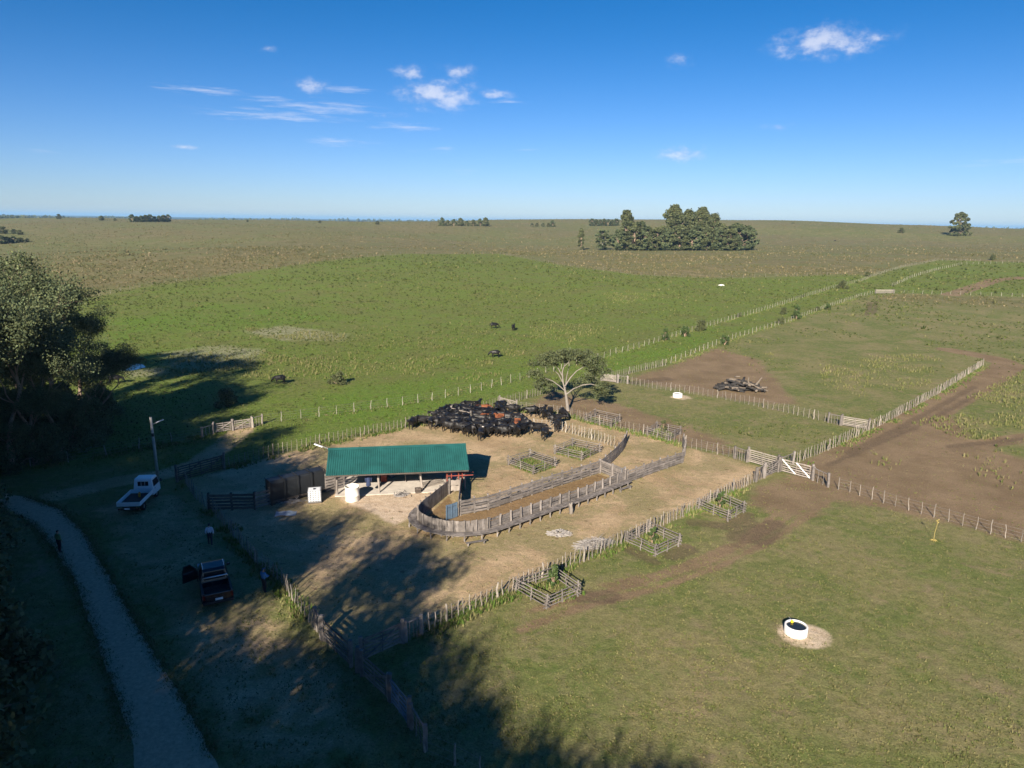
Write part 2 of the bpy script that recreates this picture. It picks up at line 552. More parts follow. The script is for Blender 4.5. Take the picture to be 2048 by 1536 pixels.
def stay_panel(name, label, a, b_, h, n=3, m=None):
    """short braced fence bay beside a gate: two posts, a top rail and thin stakes"""
    m = m or WOOD
    o = thing(name, label, 'fence', a); q = b_ - a; Z = Vector((0, 0, 1))
    beam(o, 'post', -Z * .3, Z * (h + .15), .2, .2, m)
    beam(o, 'post', q - Z * .3, q + Z * (h + .15), .2, .2, m)
    beam(o, 'rail', Z * (h - .02), q + Z * (h - .02), .11, .11, m, 'pole')
    for k in range(n):
        stake(o, 'stake', q * ((k + 1) / (n + 1)), h - .08, .06, m, .02)
    for w in range(4):
        MB().tube([Z * h * (.2 + .2 * w), q + Z * h * (.2 + .2 * w)], .006, 3).build('wire', WIRE, o)
    return o


# ------------------------------------------------------------------ ground zones (surveyed outlines, in metres once projected)
F2 = [(634, 1263), (603, 1229), (561, 1166), (515, 1131), (459, 1063), (427, 1026), (395, 1002), (371, 967)]
F3 = [(449, 938), (554, 909), (652, 887), (784, 861), (890, 837), (997, 812)]
F3B = [(997, 812), (1040, 801), (1113, 781), (1201, 761)]
F4 = [(1034, 821), (1136, 832), (1162, 841), (1218, 855), (1284, 869), (1335, 882), (1366, 892)]
F4B = [(1372, 894), (1429, 907), (1467, 916)]
F1 = [(1511, 963), (1395, 1020), (1245, 1089), (1030, 1184), (871, 1256), (846, 1270)]
YARD = F2[::-1] + [(712, 1325)] + F1[::-1] + [(1557, 943), (1467, 916), (1372, 894)] + F4[::-1] + F3[::-1] + [(354, 965)]
YARD = [(712, 1325)] + F2 + [(354, 965)] + F3 + F4 + F4B + [(1557, 943)] + F1
FIELD_TOP = [(200, 592), (280, 575), (490, 545), (590, 531), (670, 520), (810, 508), (1000, 508), (1124, 531), (1274, 550), (1424, 557), (1674, 550), (1749, 552)]
FIELD = FIELD_TOP + [(1804, 535), (1874, 521), (2048, 524), (2300, 530), (2300, 600), (2048, 594), (1789, 586), (1724, 592), (1574, 645), (1431, 691), (1331, 732), (1201, 761), (997, 812), (784, 861), (449, 938), (354, 960), (200, 935), (-300, 980), (-300, 640)]


def seg_dist(px, py, a, b):
    dx, dy = b[0] - a[0], b[1] - a[1]
    t = np.clip(((px - a[0]) * dx + (py - a[1]) * dy) / (dx * dx + dy * dy + 1e-9), 0, 1)
    return np.hypot(px - a[0] - t * dx, py - a[1] - t * dy)


def sdist(px, py, poly):
    """signed distance, positive inside"""
    d = np.full(px.shape, 1e9); ins = np.zeros(px.shape, bool)
    n = len(poly)
    for i in range(n):
        a, b = poly[i], poly[(i + 1) % n]
        d = np.minimum(d, seg_dist(px, py, a, b))
        c = ((a[1] > py) != (b[1] > py)) & (px < (b[0] - a[0]) * (py - a[1]) / (b[1] - a[1] + 1e-12) + a[0])
        ins ^= c
    return np.where(ins, d, -d)


def ldist(px, py, line):
    d = np.full(px.shape, 1e9)
    for i in range(len(line) - 1): d = np.minimum(d, seg_dist(px, py, line[i], line[i + 1]))
    return d


def ss(v, lo, hi):
    t = np.clip((v - lo) / (hi - lo), 0, 1)
    return t * t * (3 - 2 * t)


def W(pts):
    return [(q.x, q.y) for q in GP(pts)]


YARD_W, FIELD_W = W(YARD), W(FIELD)
MUD_W = [W(p) for p in ([(1550, 960), (1600, 925), (1700, 875), (1850, 810), (1900, 830), (1960, 890), (2200, 960), (2200, 1110), (2048, 1086), (1900, 1050), (1760, 1020), (1640, 1000)],
                        [(1050, 812), (1100, 780), (1170, 795), (1240, 808), (1310, 832), (1420, 868), (1490, 905), (1460, 915), (1366, 890), (1218, 852), (1136, 830)],
                        [(1250, 757), (1330, 735), (1430, 695), (1520, 720), (1560, 765), (1600, 810), (1500, 806), (1380, 784)],
                        [(1500, 975), (1570, 955), (1660, 980), (1640, 1030), (1560, 1040), (1500, 1010)])]
TRACK_W = [(W([(1640, 945), (1740, 890), (1840, 835), (1930, 785), (1990, 750), (2020, 730), (1985, 716), (1900, 700)]), 2.4),
           (W([(1660, 1000), (1560, 1070), (1450, 1128), (1330, 1172), (1150, 1218), (1040, 1260)]), .22), (W([(1620, 1000), (1530, 1065), (1420, 1122), (1310, 1158), (1140, 1200), (1060, 1222)]), .22), (W([(1590, 1000), (1480, 1085), (1330, 1145), (1200, 1172)]), .2),
           (W([(1860, 905), (1960, 888), (2100, 868)]), 1.3), (W([(2048, 555), (1990, 560), (1900, 590)]), 3)]
RUT_W = [(W([(1700, 905), (1790, 860), (1860, 822), (1950, 772)]), .45), (W([(1655, 930), (1770, 880), (1850, 845), (1960, 785)]), .35), (W([(1548, 1048), (1520, 1080)]), .9), (W([(1500, 1045), (1470, 1075)]), .7),
         (W([(1740, 605), (1733, 630)]), .6), (W([(1752, 602), (1748, 628)]), .5), (W([(1270, 765), (1330, 757)]), 1.2), (W([(1345, 1110), (1375, 1098)]), .8), (W([(1165, 1192), (1215, 1190)]), .8), (W([(1390, 1045), (1460, 1052), (1495, 1030)]), .7), (W([(1900, 893), (2100, 870)]), .5), (W([(1240, 1090), (1310, 1122)]), .5)]
DUST_W = [W([(660, 985), (700, 955), (900, 945), (905, 985), (840, 1010), (820, 1035), (790, 1050), (740, 1020), (700, 1008)])]
WORN_W = W([(150, 1015), (350, 968), (430, 1030), (560, 1170), (640, 1270), (720, 1340), (860, 1530), (440, 1560), (290, 1270), (200, 1110)])
SAND_W = [(W([(490, 855), (455, 885), (400, 925), (330, 948), (250, 960), (120, 990)]), 1.3)]
MARSH_W = [W([(490, 662), (570, 652), (690, 668), (690, 682), (560, 680)]), W([(330, 705), (440, 690), (520, 700), (500, 735), (400, 742), (340, 735)]), W([(250, 742), (330, 735), (340, 745), (260, 755)])]
BRIGHT_W = [W([(240, 640), (420, 610), (640, 615), (650, 640), (500, 655), (330, 665), (220, 690)]), W([(210, 790), (330, 760), (430, 780), (350, 830), (240, 850)]), W([(600, 800), (900, 745), (1050, 740), (1000, 790), (800, 850), (600, 880)]), W([(1200, 720), (1330, 690), (1420, 660), (1420, 690), (1320, 730), (1220, 752)]), W([(240, 718), (340, 708), (330, 728), (290, 742), (230, 742)])]
TROUGHS = [((1591, 1266), .69), ((1355, 794), .68)]
TR_W = [(G(*p), r) for p, r in TROUGHS]
DRY_W = [W([(1650, 620), (1800, 600), (2300, 610), (2300, 760), (2000, 720), (1870, 780), (1740, 850), (1560, 780), (1450, 690)])]
GUARDS = [((1017, 930), (1060, 917), (1110, 933), (1067, 949)), ((1110, 908), (1145, 893), (1199, 905), (1163, 921)), ((1171, 843), (1190, 833), (1238, 844), (1221, 856)), ((1294, 871), (1313, 859), (1360, 869), (1336, 883)),
          ((1398, 1019), (1433, 1001), (1487, 1025), (1456, 1042)), ((1254, 1087), (1297, 1063), (1357, 1092), (1310, 1113)), ((1032, 1183), (1109, 1157), (1156, 1191), (1093, 1218))]
GUARD_W = [W(g) for g in GUARDS]
CHUTE_W = W([(921, 1031), (1198, 946), (1250, 967), (979, 1067), (928, 1074), (865, 1066), (838, 1046), (899, 987)])


def zones(x, y):
    y_ = sdist(x, y, YARD_W)
    tan = ss(y_, -1.2, 1.6)
    for g in GUARD_W: tan = tan * (1 - .85 * ss(sdist(x, y, g), -.5, .3))
    for l, w in SAND_W: tan = np.maximum(tan, ss(-ldist(x, y, l), -w - 1.2, -w + .8) * .9)
    tan = np.maximum(tan, .56 * ss(sdist(x, y, WORN_W), -1.5, 2.5))
    mud = np.zeros(x.shape)
    for p in MUD_W: mud = np.maximum(mud, ss(sdist(x, y, p), -3.0, 3.5))
    for l, w in TRACK_W: mud = np.maximum(mud, .92 * ss(-ldist(x, y, l), -w - 1.0, -w + .6))
    mud = mud * (1 - tan)
    fd = sdist(x, y, FIELD_W)
    r = np.hypot(x, y)
    lush = ss(fd, -3, 4)
    far = ss(-fd, -4, 8) * ss(r, 190, 330)
    rut = np.zeros(x.shape)
    for l, w in RUT_W: rut = np.maximum(rut, ss(-ldist(x, y, l), -w - .6, -w + .3))
    dust = np.zeros(x.shape)
    for p in DUST_W: dust = np.maximum(dust, ss(sdist(x, y, p), -1.2, 1.0))
    for (c, rr) in TR_W:
        e = np.hypot((x - c.x - .45), (y - c.y + .25) * 1.15)
        dust = np.maximum(dust, .62 * ss(-e, -2.3, -1.3))
        lush = lush * 1
    marsh = np.zeros(x.shape)
    for p in MARSH_W: marsh = np.maximum(marsh, ss(sdist(x, y, p), -5, 3))
    bright = np.zeros(x.shape)
    for p in BRIGHT_W: bright = np.maximum(bright, ss(sdist(x, y, p), -12, 8))
    for g in GUARD_W[:4]: bright = np.maximum(bright, ss(sdist(x, y, g), -.6, .2))
    chute = ss(sdist(x, y, CHUTE_W), -.2, .5)
    return tan, mud, lush, far, dust, rut, marsh, bright, chute


def vnoise(x, y, seed=0):
    xi, yi = np.floor(x).astype(np.int64), np.floor(y).astype(np.int64)
    fx, fy = x - xi, y - yi
    fx, fy = fx * fx * (3 - 2 * fx), fy * fy * (3 - 2 * fy)

    def hsh(a, b):
        n = (a * 374761393 + b * 668265263 + seed * 974711) & 0x7fffffff
        n = ((n ^ (n >> 13)) * 1274126177) & 0x7fffffff
        return ((n ^ (n >> 16)) & 0xffff) / 65535.0
    return (hsh(xi, yi) * (1 - fx) + hsh(xi + 1, yi) * fx) * (1 - fy) + (hsh(xi, yi + 1) * (1 - fx) + hsh(xi + 1, yi + 1) * fx) * fy


def set_color(me, name, arr):
    a = me.color_attributes.new(name, 'FLOAT_COLOR', 'POINT')
    a.data.foreach_set('color', np.ascontiguousarray(arr, dtype=np.float32).ravel())


def np_mesh(name, verts, faces, nside, m):
    me = bpy.data.meshes.new(name)
    verts = np.ascontiguousarray(verts, np.float32); faces = np.ascontiguousarray(faces, np.int32)
    me.vertices.add(len(verts)); me.vertices.foreach_set('co', verts.ravel())
    me.loops.add(faces.size); me.loops.foreach_set('vertex_index', faces.ravel())
    me.polygons.add(len(faces)); me.polygons.foreach_set('loop_start', np.arange(0, faces.size, nside, dtype=np.int32))
    me.update(calc_edges=True)
    if m: me.materials.append(m)
    return me


def ground_material():
    m = bpy.data.materials.new('pasture_and_bare_earth'); m.use_nodes = True
    nt = m.node_tree; N, L = nt.nodes, nt.links
    bs = N['Principled BSDF']; bs.inputs['Roughness'].default_value = .95; bs.inputs['Specular IOR Level'].default_value = .12
    pos = N.new('ShaderNodeNewGeometry').outputs['Position']

    def noise(scale, detail=5, rough=.6, dist=0, off=(0, 0, 0), stretch=(1, 1, 1)):
        v = N.new('ShaderNodeVectorMath'); v.operation = 'MULTIPLY_ADD'; v.inputs[1].default_value = stretch; v.inputs[2].default_value = off; L.new(pos, v.inputs[0])
        n = N.new('ShaderNodeTexNoise'); n.inputs['Scale'].default_value = scale; n.inputs['Detail'].default_value = detail; n.inputs['Roughness'].default_value = rough; n.inputs['Distortion'].default_value = dist
        L.new(v.outputs[0], n.inputs['Vector']); return n.outputs[0]

    def rng(v, lo, hi, a=0., b=1.):
        n = N.new('ShaderNodeMapRange'); n.interpolation_type = 'SMOOTHSTEP'; L.new(v, n.inputs[0])
        for i, q in enumerate((lo, hi, a, b)): n.inputs[i + 1].default_value = q
        return n.outputs[0]

    def mt(op, a, b, clamp=False):
        n = N.new('ShaderNodeMath'); n.operation = op; n.use_clamp = clamp
        for i, v in enumerate((a, b)):
            if isinstance(v, (int, float)): n.inputs[i].default_value = v
            else: L.new(v, n.inputs[i])
        return n.outputs[0]

    def mix(f, a, b):
        n = N.new('ShaderNodeMix'); n.data_type = 'RGBA'
        if isinstance(f, (int, float)): n.inputs[0].default_value = f
        else: L.new(f, n.inputs[0])
        for i, v in ((6, a), (7, b)):
            if isinstance(v, tuple): n.inputs[i].default_value = (*v, 1)
            else: L.new(v, n.inputs[i])
        return n.outputs[2]

    def attr(nm):
        a = N.new('ShaderNodeAttribute'); a.attribute_name = nm
        s = N.new('ShaderNodeSeparateColor'); L.new(a.outputs['Color'], s.inputs[0])
        return s.outputs[0], s.outputs[1], s.outputs[2]
    tan, mud, lush = attr('zone_a'); far, dust, rut = attr('zone_b'); marsh, bright, chute = attr('zone_c')
    big = noise(.035, 4); mid = noise(.22, 5, .65); fine = noise(1.6, 6, .7, off=(13, 5, 0)); micro = noise(9, 5, .75); patch = noise(.11, 6, .68, .5, off=(40, 0, 0)); worn = noise(.5, 6, .7, .3, off=(7, 70, 0))
    # short grazed grass: green and straw
    green = mix(rng(fine, .35, .65), (.098, .120, .034), (.155, .170, .056))
    straw = mix(rng(fine, .35, .65), (.165, .152, .066), (.230, .200, .094))
    fresh = mix(rng(fine, .35, .65), (.082, .125, .028), (.135, .170, .045))
    grass = mix(rng(patch, .36, .62), straw, green)
    grass = mix(mt('MULTIPLY', rng(worn, .52, .68), .65), grass, fresh)
    soil_spot = mix(rng(mid, .3, .7), (.205, .150, .092), (.270, .205, .130))
    grass = mix(mt('MULTIPLY', rng(noise(.33, 6, .7, .6, off=(90, 20, 0)), .54, .68), .62), grass, soil_spot)
    blot = noise(.75, 5, .7, .8, off=(21, 64, 0)); speck = noise(3.3, 4, .7, off=(2, 31, 0))
    grass = mix(mt('MULTIPLY', rng(blot, .50, .66), .55), grass, mix(rng(speck, .35, .65), (.215, .185, .098), (.165, .142, .072)))
    grass = mix(mt('MULTIPLY', rng(mt('SUBTRACT', 1.0, blot), .52, .66), .45), grass, mix(rng(speck, .35, .65), (.075, .100, .026), (.125, .150, .044)))
    # lush field
    field = mix(rng(fine, .35, .65), (.090, .136, .022), (.150, .198, .039))
    field = mix(mt('MULTIPLY', rng(patch, .42, .66), .7), field, mix(rng(fine, .3, .7), (.105, .108, .034), (.165, .152, .060)))
    field = mix(mt('MULTIPLY', rng(mt('ADD', bright, mt('MULTIPLY', mt('SUBTRACT', mid, .5), .9)), .3, .95), .8), field, mix(rng(fine, .35, .65), (.080, .150, .016), (.125, .200, .028)))
    field = mix(rng(mt('ADD', marsh, mt('MULTIPLY', mt('SUBTRACT', mid, .5), 1.2)), .35, .9), field, mix(rng(fine, .35, .65), (.16, .17, .085), (.30, .29, .17)))
    field = mix(mt('MULTIPLY', rng(big, .46, .62), .5), field, mix(rng(fine, .35, .65), (.098, .125, .027), (.145, .165, .044)))
    field = mix(mt('MULTIPLY', rng(blot, .52, .68), .4), field, (.150, .140, .055))
    field = mix(mt('MULTIPLY', rng(noise(.28, 5, .7, .4, off=(17, 3, 0)), .5, .66), .45), field, mix(rng(fine, .35, .65), (.120, .118, .040), (.180, .165, .070)))
    field = mix(mt('MULTIPLY', rng(noise(1.1, 4, .7, .2, off=(77, 3, 0)), .56, .66), .6), field, (.068, .085, .024))
    field = mix(mt('MULTIPLY', rng(speck, .55, .70), .5), field, (.070, .090, .026))
    hill = mix(rng(mid, .3, .7), (.112, .106, .044), (.180, .156, .074))
    hill = mix(mt('MULTIPLY', rng(big, .45, .65), .6), hill, (.125, .140, .050))
    hill = mix(mt('MULTIPLY', rng(noise(.0055, 4, .6, .3, off=(900, 300, 0)), .42, .6), .42), hill, mix(rng(mid, .3, .7), (.092, .122, .034), (.140, .160, .052)))
    hill = mix(mt('MULTIPLY', rng(noise(.09, 6, .75, off=(3, 33, 0)), .5, .66), .55), hill, (.230, .180, .098))
    c = mix(lush, grass, field)
    c = mix(rng(mt('ADD', far, mt('MULTIPLY', mt('SUBTRACT', mid, .5), .5)), .3, .7), c, hill)

    dst = N.new('ShaderNodeVectorMath'); dst.operation = 'LENGTH'; L.new(pos, dst.inputs[0])
    woods = mix(rng(noise(.0011, 4, .6, stretch=(1, .45, 1)), .42, .56), (.090, .085, .045), (.022, .034, .016))
    c = mix(rng(dst.outputs['Value'], 2300., 3300.), c, woods)      # plantations of the far plain

    def edged(mask, n, k, lo=.3, hi=.7):
        return rng(mt('ADD', mask, mt('MULTIPLY', mt('SUBTRACT', n, .5), k)), lo, hi)
    earth = mix(rng(mid, .3, .7), (.165, .112, .068), (.240, .168, .105))
    earth = mix(mt('MULTIPLY', rng(fine, .5, .75), .5), earth, (.17, .140, .072))
    mudm = edged(mud, worn, 1.2)
    c = mix(mt('MULTIPLY', mudm, .9), c, earth)
    c = mix(mt('MULTIPLY', edged(rut, mt('ADD', mt('MULTIPLY', worn, .5), mt('MULTIPLY', fine, .5)), 2.6, .35, .9), .6), c, (.110, .080, .052))
    sand = mix(rng(mid, .3, .72), (.315, .225, .128), (.490, .360, .218))
    sand = mix(mt('MULTIPLY', rng(fine, .5, .72), .35), sand, (.270, .190, .115))
    sand = mix(mt('MULTIPLY', rng(mt('ADD', patch, mt('MULTIPLY', mt('SUBTRACT', fine, .5), .5)), .42, .57), .78), sand, mix(rng(fine, .35, .65), (.175, .165, .068), (.270, .228, .115)))
    sand = mix(mt('MULTIPLY', rng(blot, .53, .66), .5), sand, mix(rng(speck, .4, .6), (.240, .180, .105), (.400, .300, .180)))
    sand = mix(mt('MULTIPLY', rng(speck, .56, .72), .4), sand, (.560, .430, .280))
    c = mix(edged(tan, worn, 1.0), c, sand)
    c = mix(mt('MULTIPLY', edged(chute, fine, .5), .85), c, mix(rng(fine, .3, .7), (.150, .095, .045), (.240, .155, .078)))
    c = mix(mt('MULTIPLY', edged(dust, worn, .8), .9), c, mix(rng(fine, .3, .7), (.47, .355, .250), (.62, .50, .375)))
    dung = rng(noise(1.3, 3, .5, off=(55, 0, 0), stretch=(.8, 1.1, 1)), .655, .69)
    c = mix(mt('MULTIPLY', mt('MULTIPLY', dung, tan), .65), c, (.13, .085, .05))
    spec = N.new('ShaderNodeVectorMath'); spec.operation = 'SCALE'; L.new(c, spec.inputs[0]); L.new(rng(micro, .25, .75, .62, 1.4), spec.inputs['Scale'])
    L.new(spec.outputs[0], bs.inputs['Base Color'])
    b = N.new('ShaderNodeBump'); b.inputs['Strength'].default_value = .9; b.inputs['Distance'].default_value = .14
    hsum = mt('ADD', mt('MULTIPLY', fine, .8), mt('MULTIPLY', micro, .45)); L.new(hsum, b.inputs['Height']); L.new(b.outputs[0], bs.inputs['Normal'])
    return m


def build_ground():
    ang = np.concatenate([np.linspace(-50, 50, 520), np.linspace(52, 308, 90)])
    ang = np.radians(ang)
    rad = [6.0, 12, 18, 23]
    while rad[-1] < 420: rad.append(rad[-1] * 1.0085)
    while rad[-1] < 42000: rad.append(rad[-1] * 1.032)
    rad = np.array(rad)
    A, Rr = np.meshgrid(ang, rad)
    x, y = (Rr * np.sin(A)).ravel(), (Rr * np.cos(A)).ravel()
    z = height(x, y)
    near = np.hypot(x, y) < 1500
    zs = np.zeros((9, len(x)))
    zs[:, near] = np.array(zones(x[near], y[near]))
    zs[3, ~near] = 1
    z = z + np.where(np.hypot(x, y) < 300, .035 * (vnoise(x * 1.3, y * 1.3) - .5) - .05 * zs[5], 0)
    n, mcount = len(ang), len(rad)
    i = np.arange(mcount - 1)[:, None] * n + np.arange(n)[None, :]
    j = np.arange(mcount - 1)[:, None] * n + (np.arange(n)[None, :] + 1) % n
    f = np.stack([i, j, j + n, i + n], -1).reshape(-1, 4)[:, ::-1]
    me = np_mesh('ground', np.stack([x, y, z], 1), f, 4, ground_material())
    me.polygons.foreach_set('use_smooth', np.ones(len(me.polygons), bool))
    one = np.ones(len(x))
    set_color(me, 'zone_a', np.stack([zs[0], zs[1], zs[2], one], 1))
    set_color(me, 'zone_b', np.stack([zs[3], zs[4], zs[5], one], 1))
    set_color(me, 'zone_c', np.stack([zs[6], zs[7], zs[8], one], 1))
    tag(link('ground', me), 'rolling pasture with bare earth yards and worn tracks', kind='structure')
    b = MB()                                         # the patch right below the drone
    b.v = [(6.2 * math.sin(t), 6.2 * math.cos(t), -.02) for t in np.linspace(0, 2 * math.pi, 24, endpoint=False)]
    b.f = [tuple(range(24))]
    o = link('ground', b.mesh('ground', me.materials[0])); tag(o, kind='structure')


build_ground()


def strip(name, left, right, lift, m, nx=10, step=.6, rough=.07):
    left, right = [Vector((*p, 0)) for p in W(left)], [Vector((*p, 0)) for p in W(right)]
    la, ra = resample_n(left, 300), resample_n(right, 300)
    v, f = [], []
    for k, (a, b) in enumerate(zip(la, ra)):
        na, nb = (mnoise.noise((a.x * 1.1, a.y * 1.1, 1)) * rough * 2 + random.gauss(0, .1) * rough), (mnoise.noise((b.x * 1.1, b.y * 1.1, 9)) * rough * 2 + random.gauss(0, .1) * rough)
        d = (b - a).normalized()
        for j in range(nx + 1):
            q = (a - d * na).lerp(b + d * nb, j / nx)
            e = min(j, nx - j) / (nx / 2)
            v.append(ground(q.x, q.y, lift * (.15 + .85 * min(1, e * 2.2))))
    for k in range(299):
        for j in range(nx):
            i = k * (nx + 1) + j
            f.append((i, i + 1, i + nx + 2, i + nx + 1))
    me = bpy.data.meshes.new(name); me.from_pydata([tuple(q) for q in v], [], f); me.materials.append(m)
    me.polygons.foreach_set('use_smooth', [True] * len(me.polygons))
    return tag(link(name, me), kind='structure')


def resample_n(pts, n):
    ls = [(pts[i + 1] - pts[i]).length for i in range(len(pts) - 1)]
    tot = sum(ls); out = []
    for k in range(n):
        d = tot * k / (n - 1); i = 0
        while i < len(ls) - 1 and d > ls[i]: d -= ls[i]; i += 1
        out.append(pts[i].lerp(pts[i + 1], min(1, d / ls[i])))
    return out


GRAVEL = mat('road_gravel', (.52, .39, .26), .95, .2, 4.5, .7, 10, col2=(.34, .25, .165))
strip('road', [(330, 2100), (310, 1750), (262, 1480), (215, 1340), (178, 1240), (148, 1160), (108, 1095), (62, 1045), (0, 1014), (-140, 985), (-420, 970)],
      [(640, 2100), (540, 1750), (425, 1510), (345, 1365), (270, 1245), (205, 1130), (165, 1060), (120, 1018), (50, 994), (-120, 966), (-420, 950)], .05, GRAVEL)
# pond among the reeds
pw = W([(232, 738), (236, 727), (252, 722), (285, 729), (292, 735), (270, 741), (245, 743)])
WATER = mat('pond_water', (.02, .045, .075), .12, .1, 1, spec=.35)
b = MB(); zc = max(hz(*p) for p in pw) + .05
b.v = [(x, y, zc) for x, y in pw]; b.f = [tuple(range(len(pw)))]
tag(b.build('pond', WATER), kind='structure')

# ------------------------------------------------------------------ fences, gates
Z = Vector((0, 0, 1))
stake_fence('stake_fence', 'long stake fence running along the near side of the bare earth yard', GP(F1), .47, 1.2, .07, STAKE, 9, .15, lean=.035)
stake_fence('stake_fence', 'shaded stake fence beside the two vehicles on the left of the yard', GP(F2), .62, 1.25, .065, STAKE, 9, .13, lean=.05)
stake_fence('stake_fence', 'pale stake fence behind the shed and the herd', GP(F3), .55, 1.2, .055, STAKE, 10, .13, lean=.04)
stake_fence('stake_fence', 'stake fence passing behind the spreading tree with the white trunk', GP(F3B), .6, 1.2, .055, STAKE, 10, .13, lean=.04)
stake_fence('stake_fence', 'stake fence between the herd yard and the spreading tree', GP(F4), .62, 1.25, .055, STAKE, 10, .13, lean=.05)
stake_fence('stake_fence', 'short stake fence between the plank race and the central gates', GP(F4B), .62, 1.25, .055, STAKE, 6, .13, lean=.05)
stake_fence('stake_fence', 'pale stake fence beside the brown wheel track on the right', GP([(1587, 928), (1674, 893), (1765, 848), (1871, 791), (1966, 731)]), .62, 1.3, .08, STAKE, 12, .15, lean=.04)
stake_fence('stake_fence', 'stake fence beyond the small white trough, below the log heap', GP([(1256, 768), (1312, 778), (1373, 786), (1439, 797), (1505, 811), (1579, 827), (1648, 843)]), .72, 1.2, .06, STAKE, 10, .14, lean=.045)
stake_fence('stake_fence', 'close set stake fence at the near end of the grassy lane', GP([(1223, 757), (1270, 745), (1331, 731)]), .55, 1.2, .06, STAKE, 9, .14, lean=.04)
stake_fence('wire_fence', 'wire fence on the lane side of the paddock with the log heap', GP([(1331, 731), (1357, 720), (1431, 691), (1474, 675), (1574, 645), (1649, 617), (1724, 592), (1750, 587)]), 2.4, 1.2, .085, STAKEW, 0, wires=4)
stake_fence('wire_fence', 'wire fence with pale posts between the lane and the green field', GP([(525, 848), (603, 838), (694, 826), (797, 812), (871, 800), (951, 784), (1050, 758), (1185, 722), (1281, 695), (1419, 652), (1524, 622), (1664, 577), (1724, 562), (1749, 552), (1804, 535), (1874, 521), (1960, 522)]), 2.3, 1.25, .08, STAKEW, 0, wires=4)
stake_fence('wire_fence', 'shaded wire fence in front of the big eucalyptus trunks', GP([(405, 876), (326, 889), (271, 900), (182, 917), (116, 928), (60, 936)]), 3.2, 1.25, .10, STAKEW, 0, wires=4)
stake_fence('wire_fence', 'wire fence of thin leaning posts running off to the right edge', GP([(1676, 979), (1694, 983), (1765, 1006), (1863, 1034), (1946, 1058), (2037, 1083), (2140, 1112)]), 1.05, 1.15, .06, STAKE, 4, .09, lean=.05, wires=4)
stake_fence('wire_fence', 'distant wire fence over the crest of the green field', GP([(200, 592), (280, 575), (490, 545), (590, 531), (670, 520), (810, 508), (1000, 508), (1124, 531), (1274, 550), (1424, 557), (1674, 550)]), 5.5, 1.3, .085, STAKE, 0, wires=2, wr=.008)
stake_fence('wire_fence', 'distant wire fence right of the far lane gate', GP([(1789, 587), (1900, 589), (2048, 594), (2180, 600)]), 3.2, 1.3, .11, STAKEW, 0, wires=3)
stake_fence('wire_fence', 'distant wire fence curving over the rise at the far right', GP([(1784, 573), (1824, 555), (1874, 540), (1924, 529), (2000, 527), (2080, 524)]), 3.6, 1.3, .12, STAKEW, 0, wires=3)

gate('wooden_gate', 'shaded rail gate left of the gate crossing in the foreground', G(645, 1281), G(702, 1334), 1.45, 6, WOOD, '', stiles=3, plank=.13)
gate('wooden_gate', 'cross braced rail gate right of the gate crossing in the foreground', G(722, 1325), G(806, 1286), 1.4, 6, WOOD, 'X', stiles=3, plank=.12)
gate('wooden_gate', 'upper rail gate running down right from the gate crossing', G(724, 1352), G(778, 1401), 1.4, 6, WOOD, '/', stiles=3, plank=.12)
gate('wooden_gate', 'lower blue grey rail gate nearest the bottom of the picture', G(781, 1404), G(819, 1453), 1.45, 6, BLUESTEEL, '\\', stiles=3, plank=.12)
stay_panel('brace_panel', 'braced fence bay beyond the nearest blue grey gate', G(823, 1458), G(850, 1502), 1.3, 2)
stay_panel('brace_panel', 'braced fence bay at the upper left end of the shaded rail gate', G(631, 1258), G(643, 1278), 1.35, 2)
stay_panel('brace_panel', 'braced fence bay at the right end of the cross braced gate', G(812, 1284), G(842, 1271), 1.25, 3)
o = thing('corner_post', 'stout post standing alone at the foot of the gate crossing', 'post', G(716, 1345)); beam(o, 'post', -Z * .3, Z * 1.6, .24, .24, WOOD); beam(o, 'cap_rail', Vector((-.12, -.1, 1.2)), Vector((.12, .1, 1.2)), .1, .05, WOOD)
stake_fence('wire_fence', 'few bare posts at the bottom edge right of the foreground gates', GP([(852, 1506), (889, 1520), (960, 1560)]), 1.6, 1.2, .09, STAKE, 0, wires=3)

gate('wooden_gate', 'dark rail gate at the back left corner of the yard', G(354, 965), G(449, 938), 1.5, 7, WOODD, '//', stiles=5, plank=.1)
gate('wooden_gate', 'twin leaf field gate with braces on the sandy track', G(428, 867), G(466, 861), 1.15, 5, WOODP, '/', stiles=3, plank=.1)
gate('wooden_gate', 'right hand leaf of the field gate beyond the sandy track', G(467, 861), G(504, 855), 1.15, 5, WOODP, '/', stiles=3, plank=.1)
stay_panel('brace_panel', 'pale fence bay left of the field gate on the sandy track', G(405, 876), G(427, 868), 1.15, 2, WOODP)
stay_panel('brace_panel', 'pale fence bay right of the field gate on the sandy track', G(506, 855), G(525, 849), 1.15, 2, WOODP)
gate('wooden_gate', 'pale gate with two braces at the far corner of the herd yard', G(999, 812), G(1033, 821), 1.25, 6, WOODP, '\\\\', plank=.11)
gate('wooden_gate', 'pale gate between the spreading tree and the log heap paddock', G(1202, 762), G(1234, 766), 1.2, 6, WOODP, '\\\\', plank=.11)
stay_panel('brace_panel', 'fence bay right of the gate past the spreading tree', G(1236, 766), G(1254, 768), 1.2, 2)
stay_panel('brace_panel', 'fence bay left of the gate at the far right corner paddock', G(1656, 845), G(1680, 851), 1.2, 3)
gate('wooden_gate', 'long rail gate at the corner against the pale stake fence', G(1682, 851), G(1737, 860), 1.25, 6, WOODP, '', plank=.11)
stay_panel('brace_panel', 'fence bay left of the central rail gate', G(1469, 917), G(1493, 924), 1.25, 4)
gate('wooden_gate', 'central rail gate without braces left of the white braced gate', G(1495, 924), G(1555, 941), 1.45, 7, WOODP, '', plank=.11)
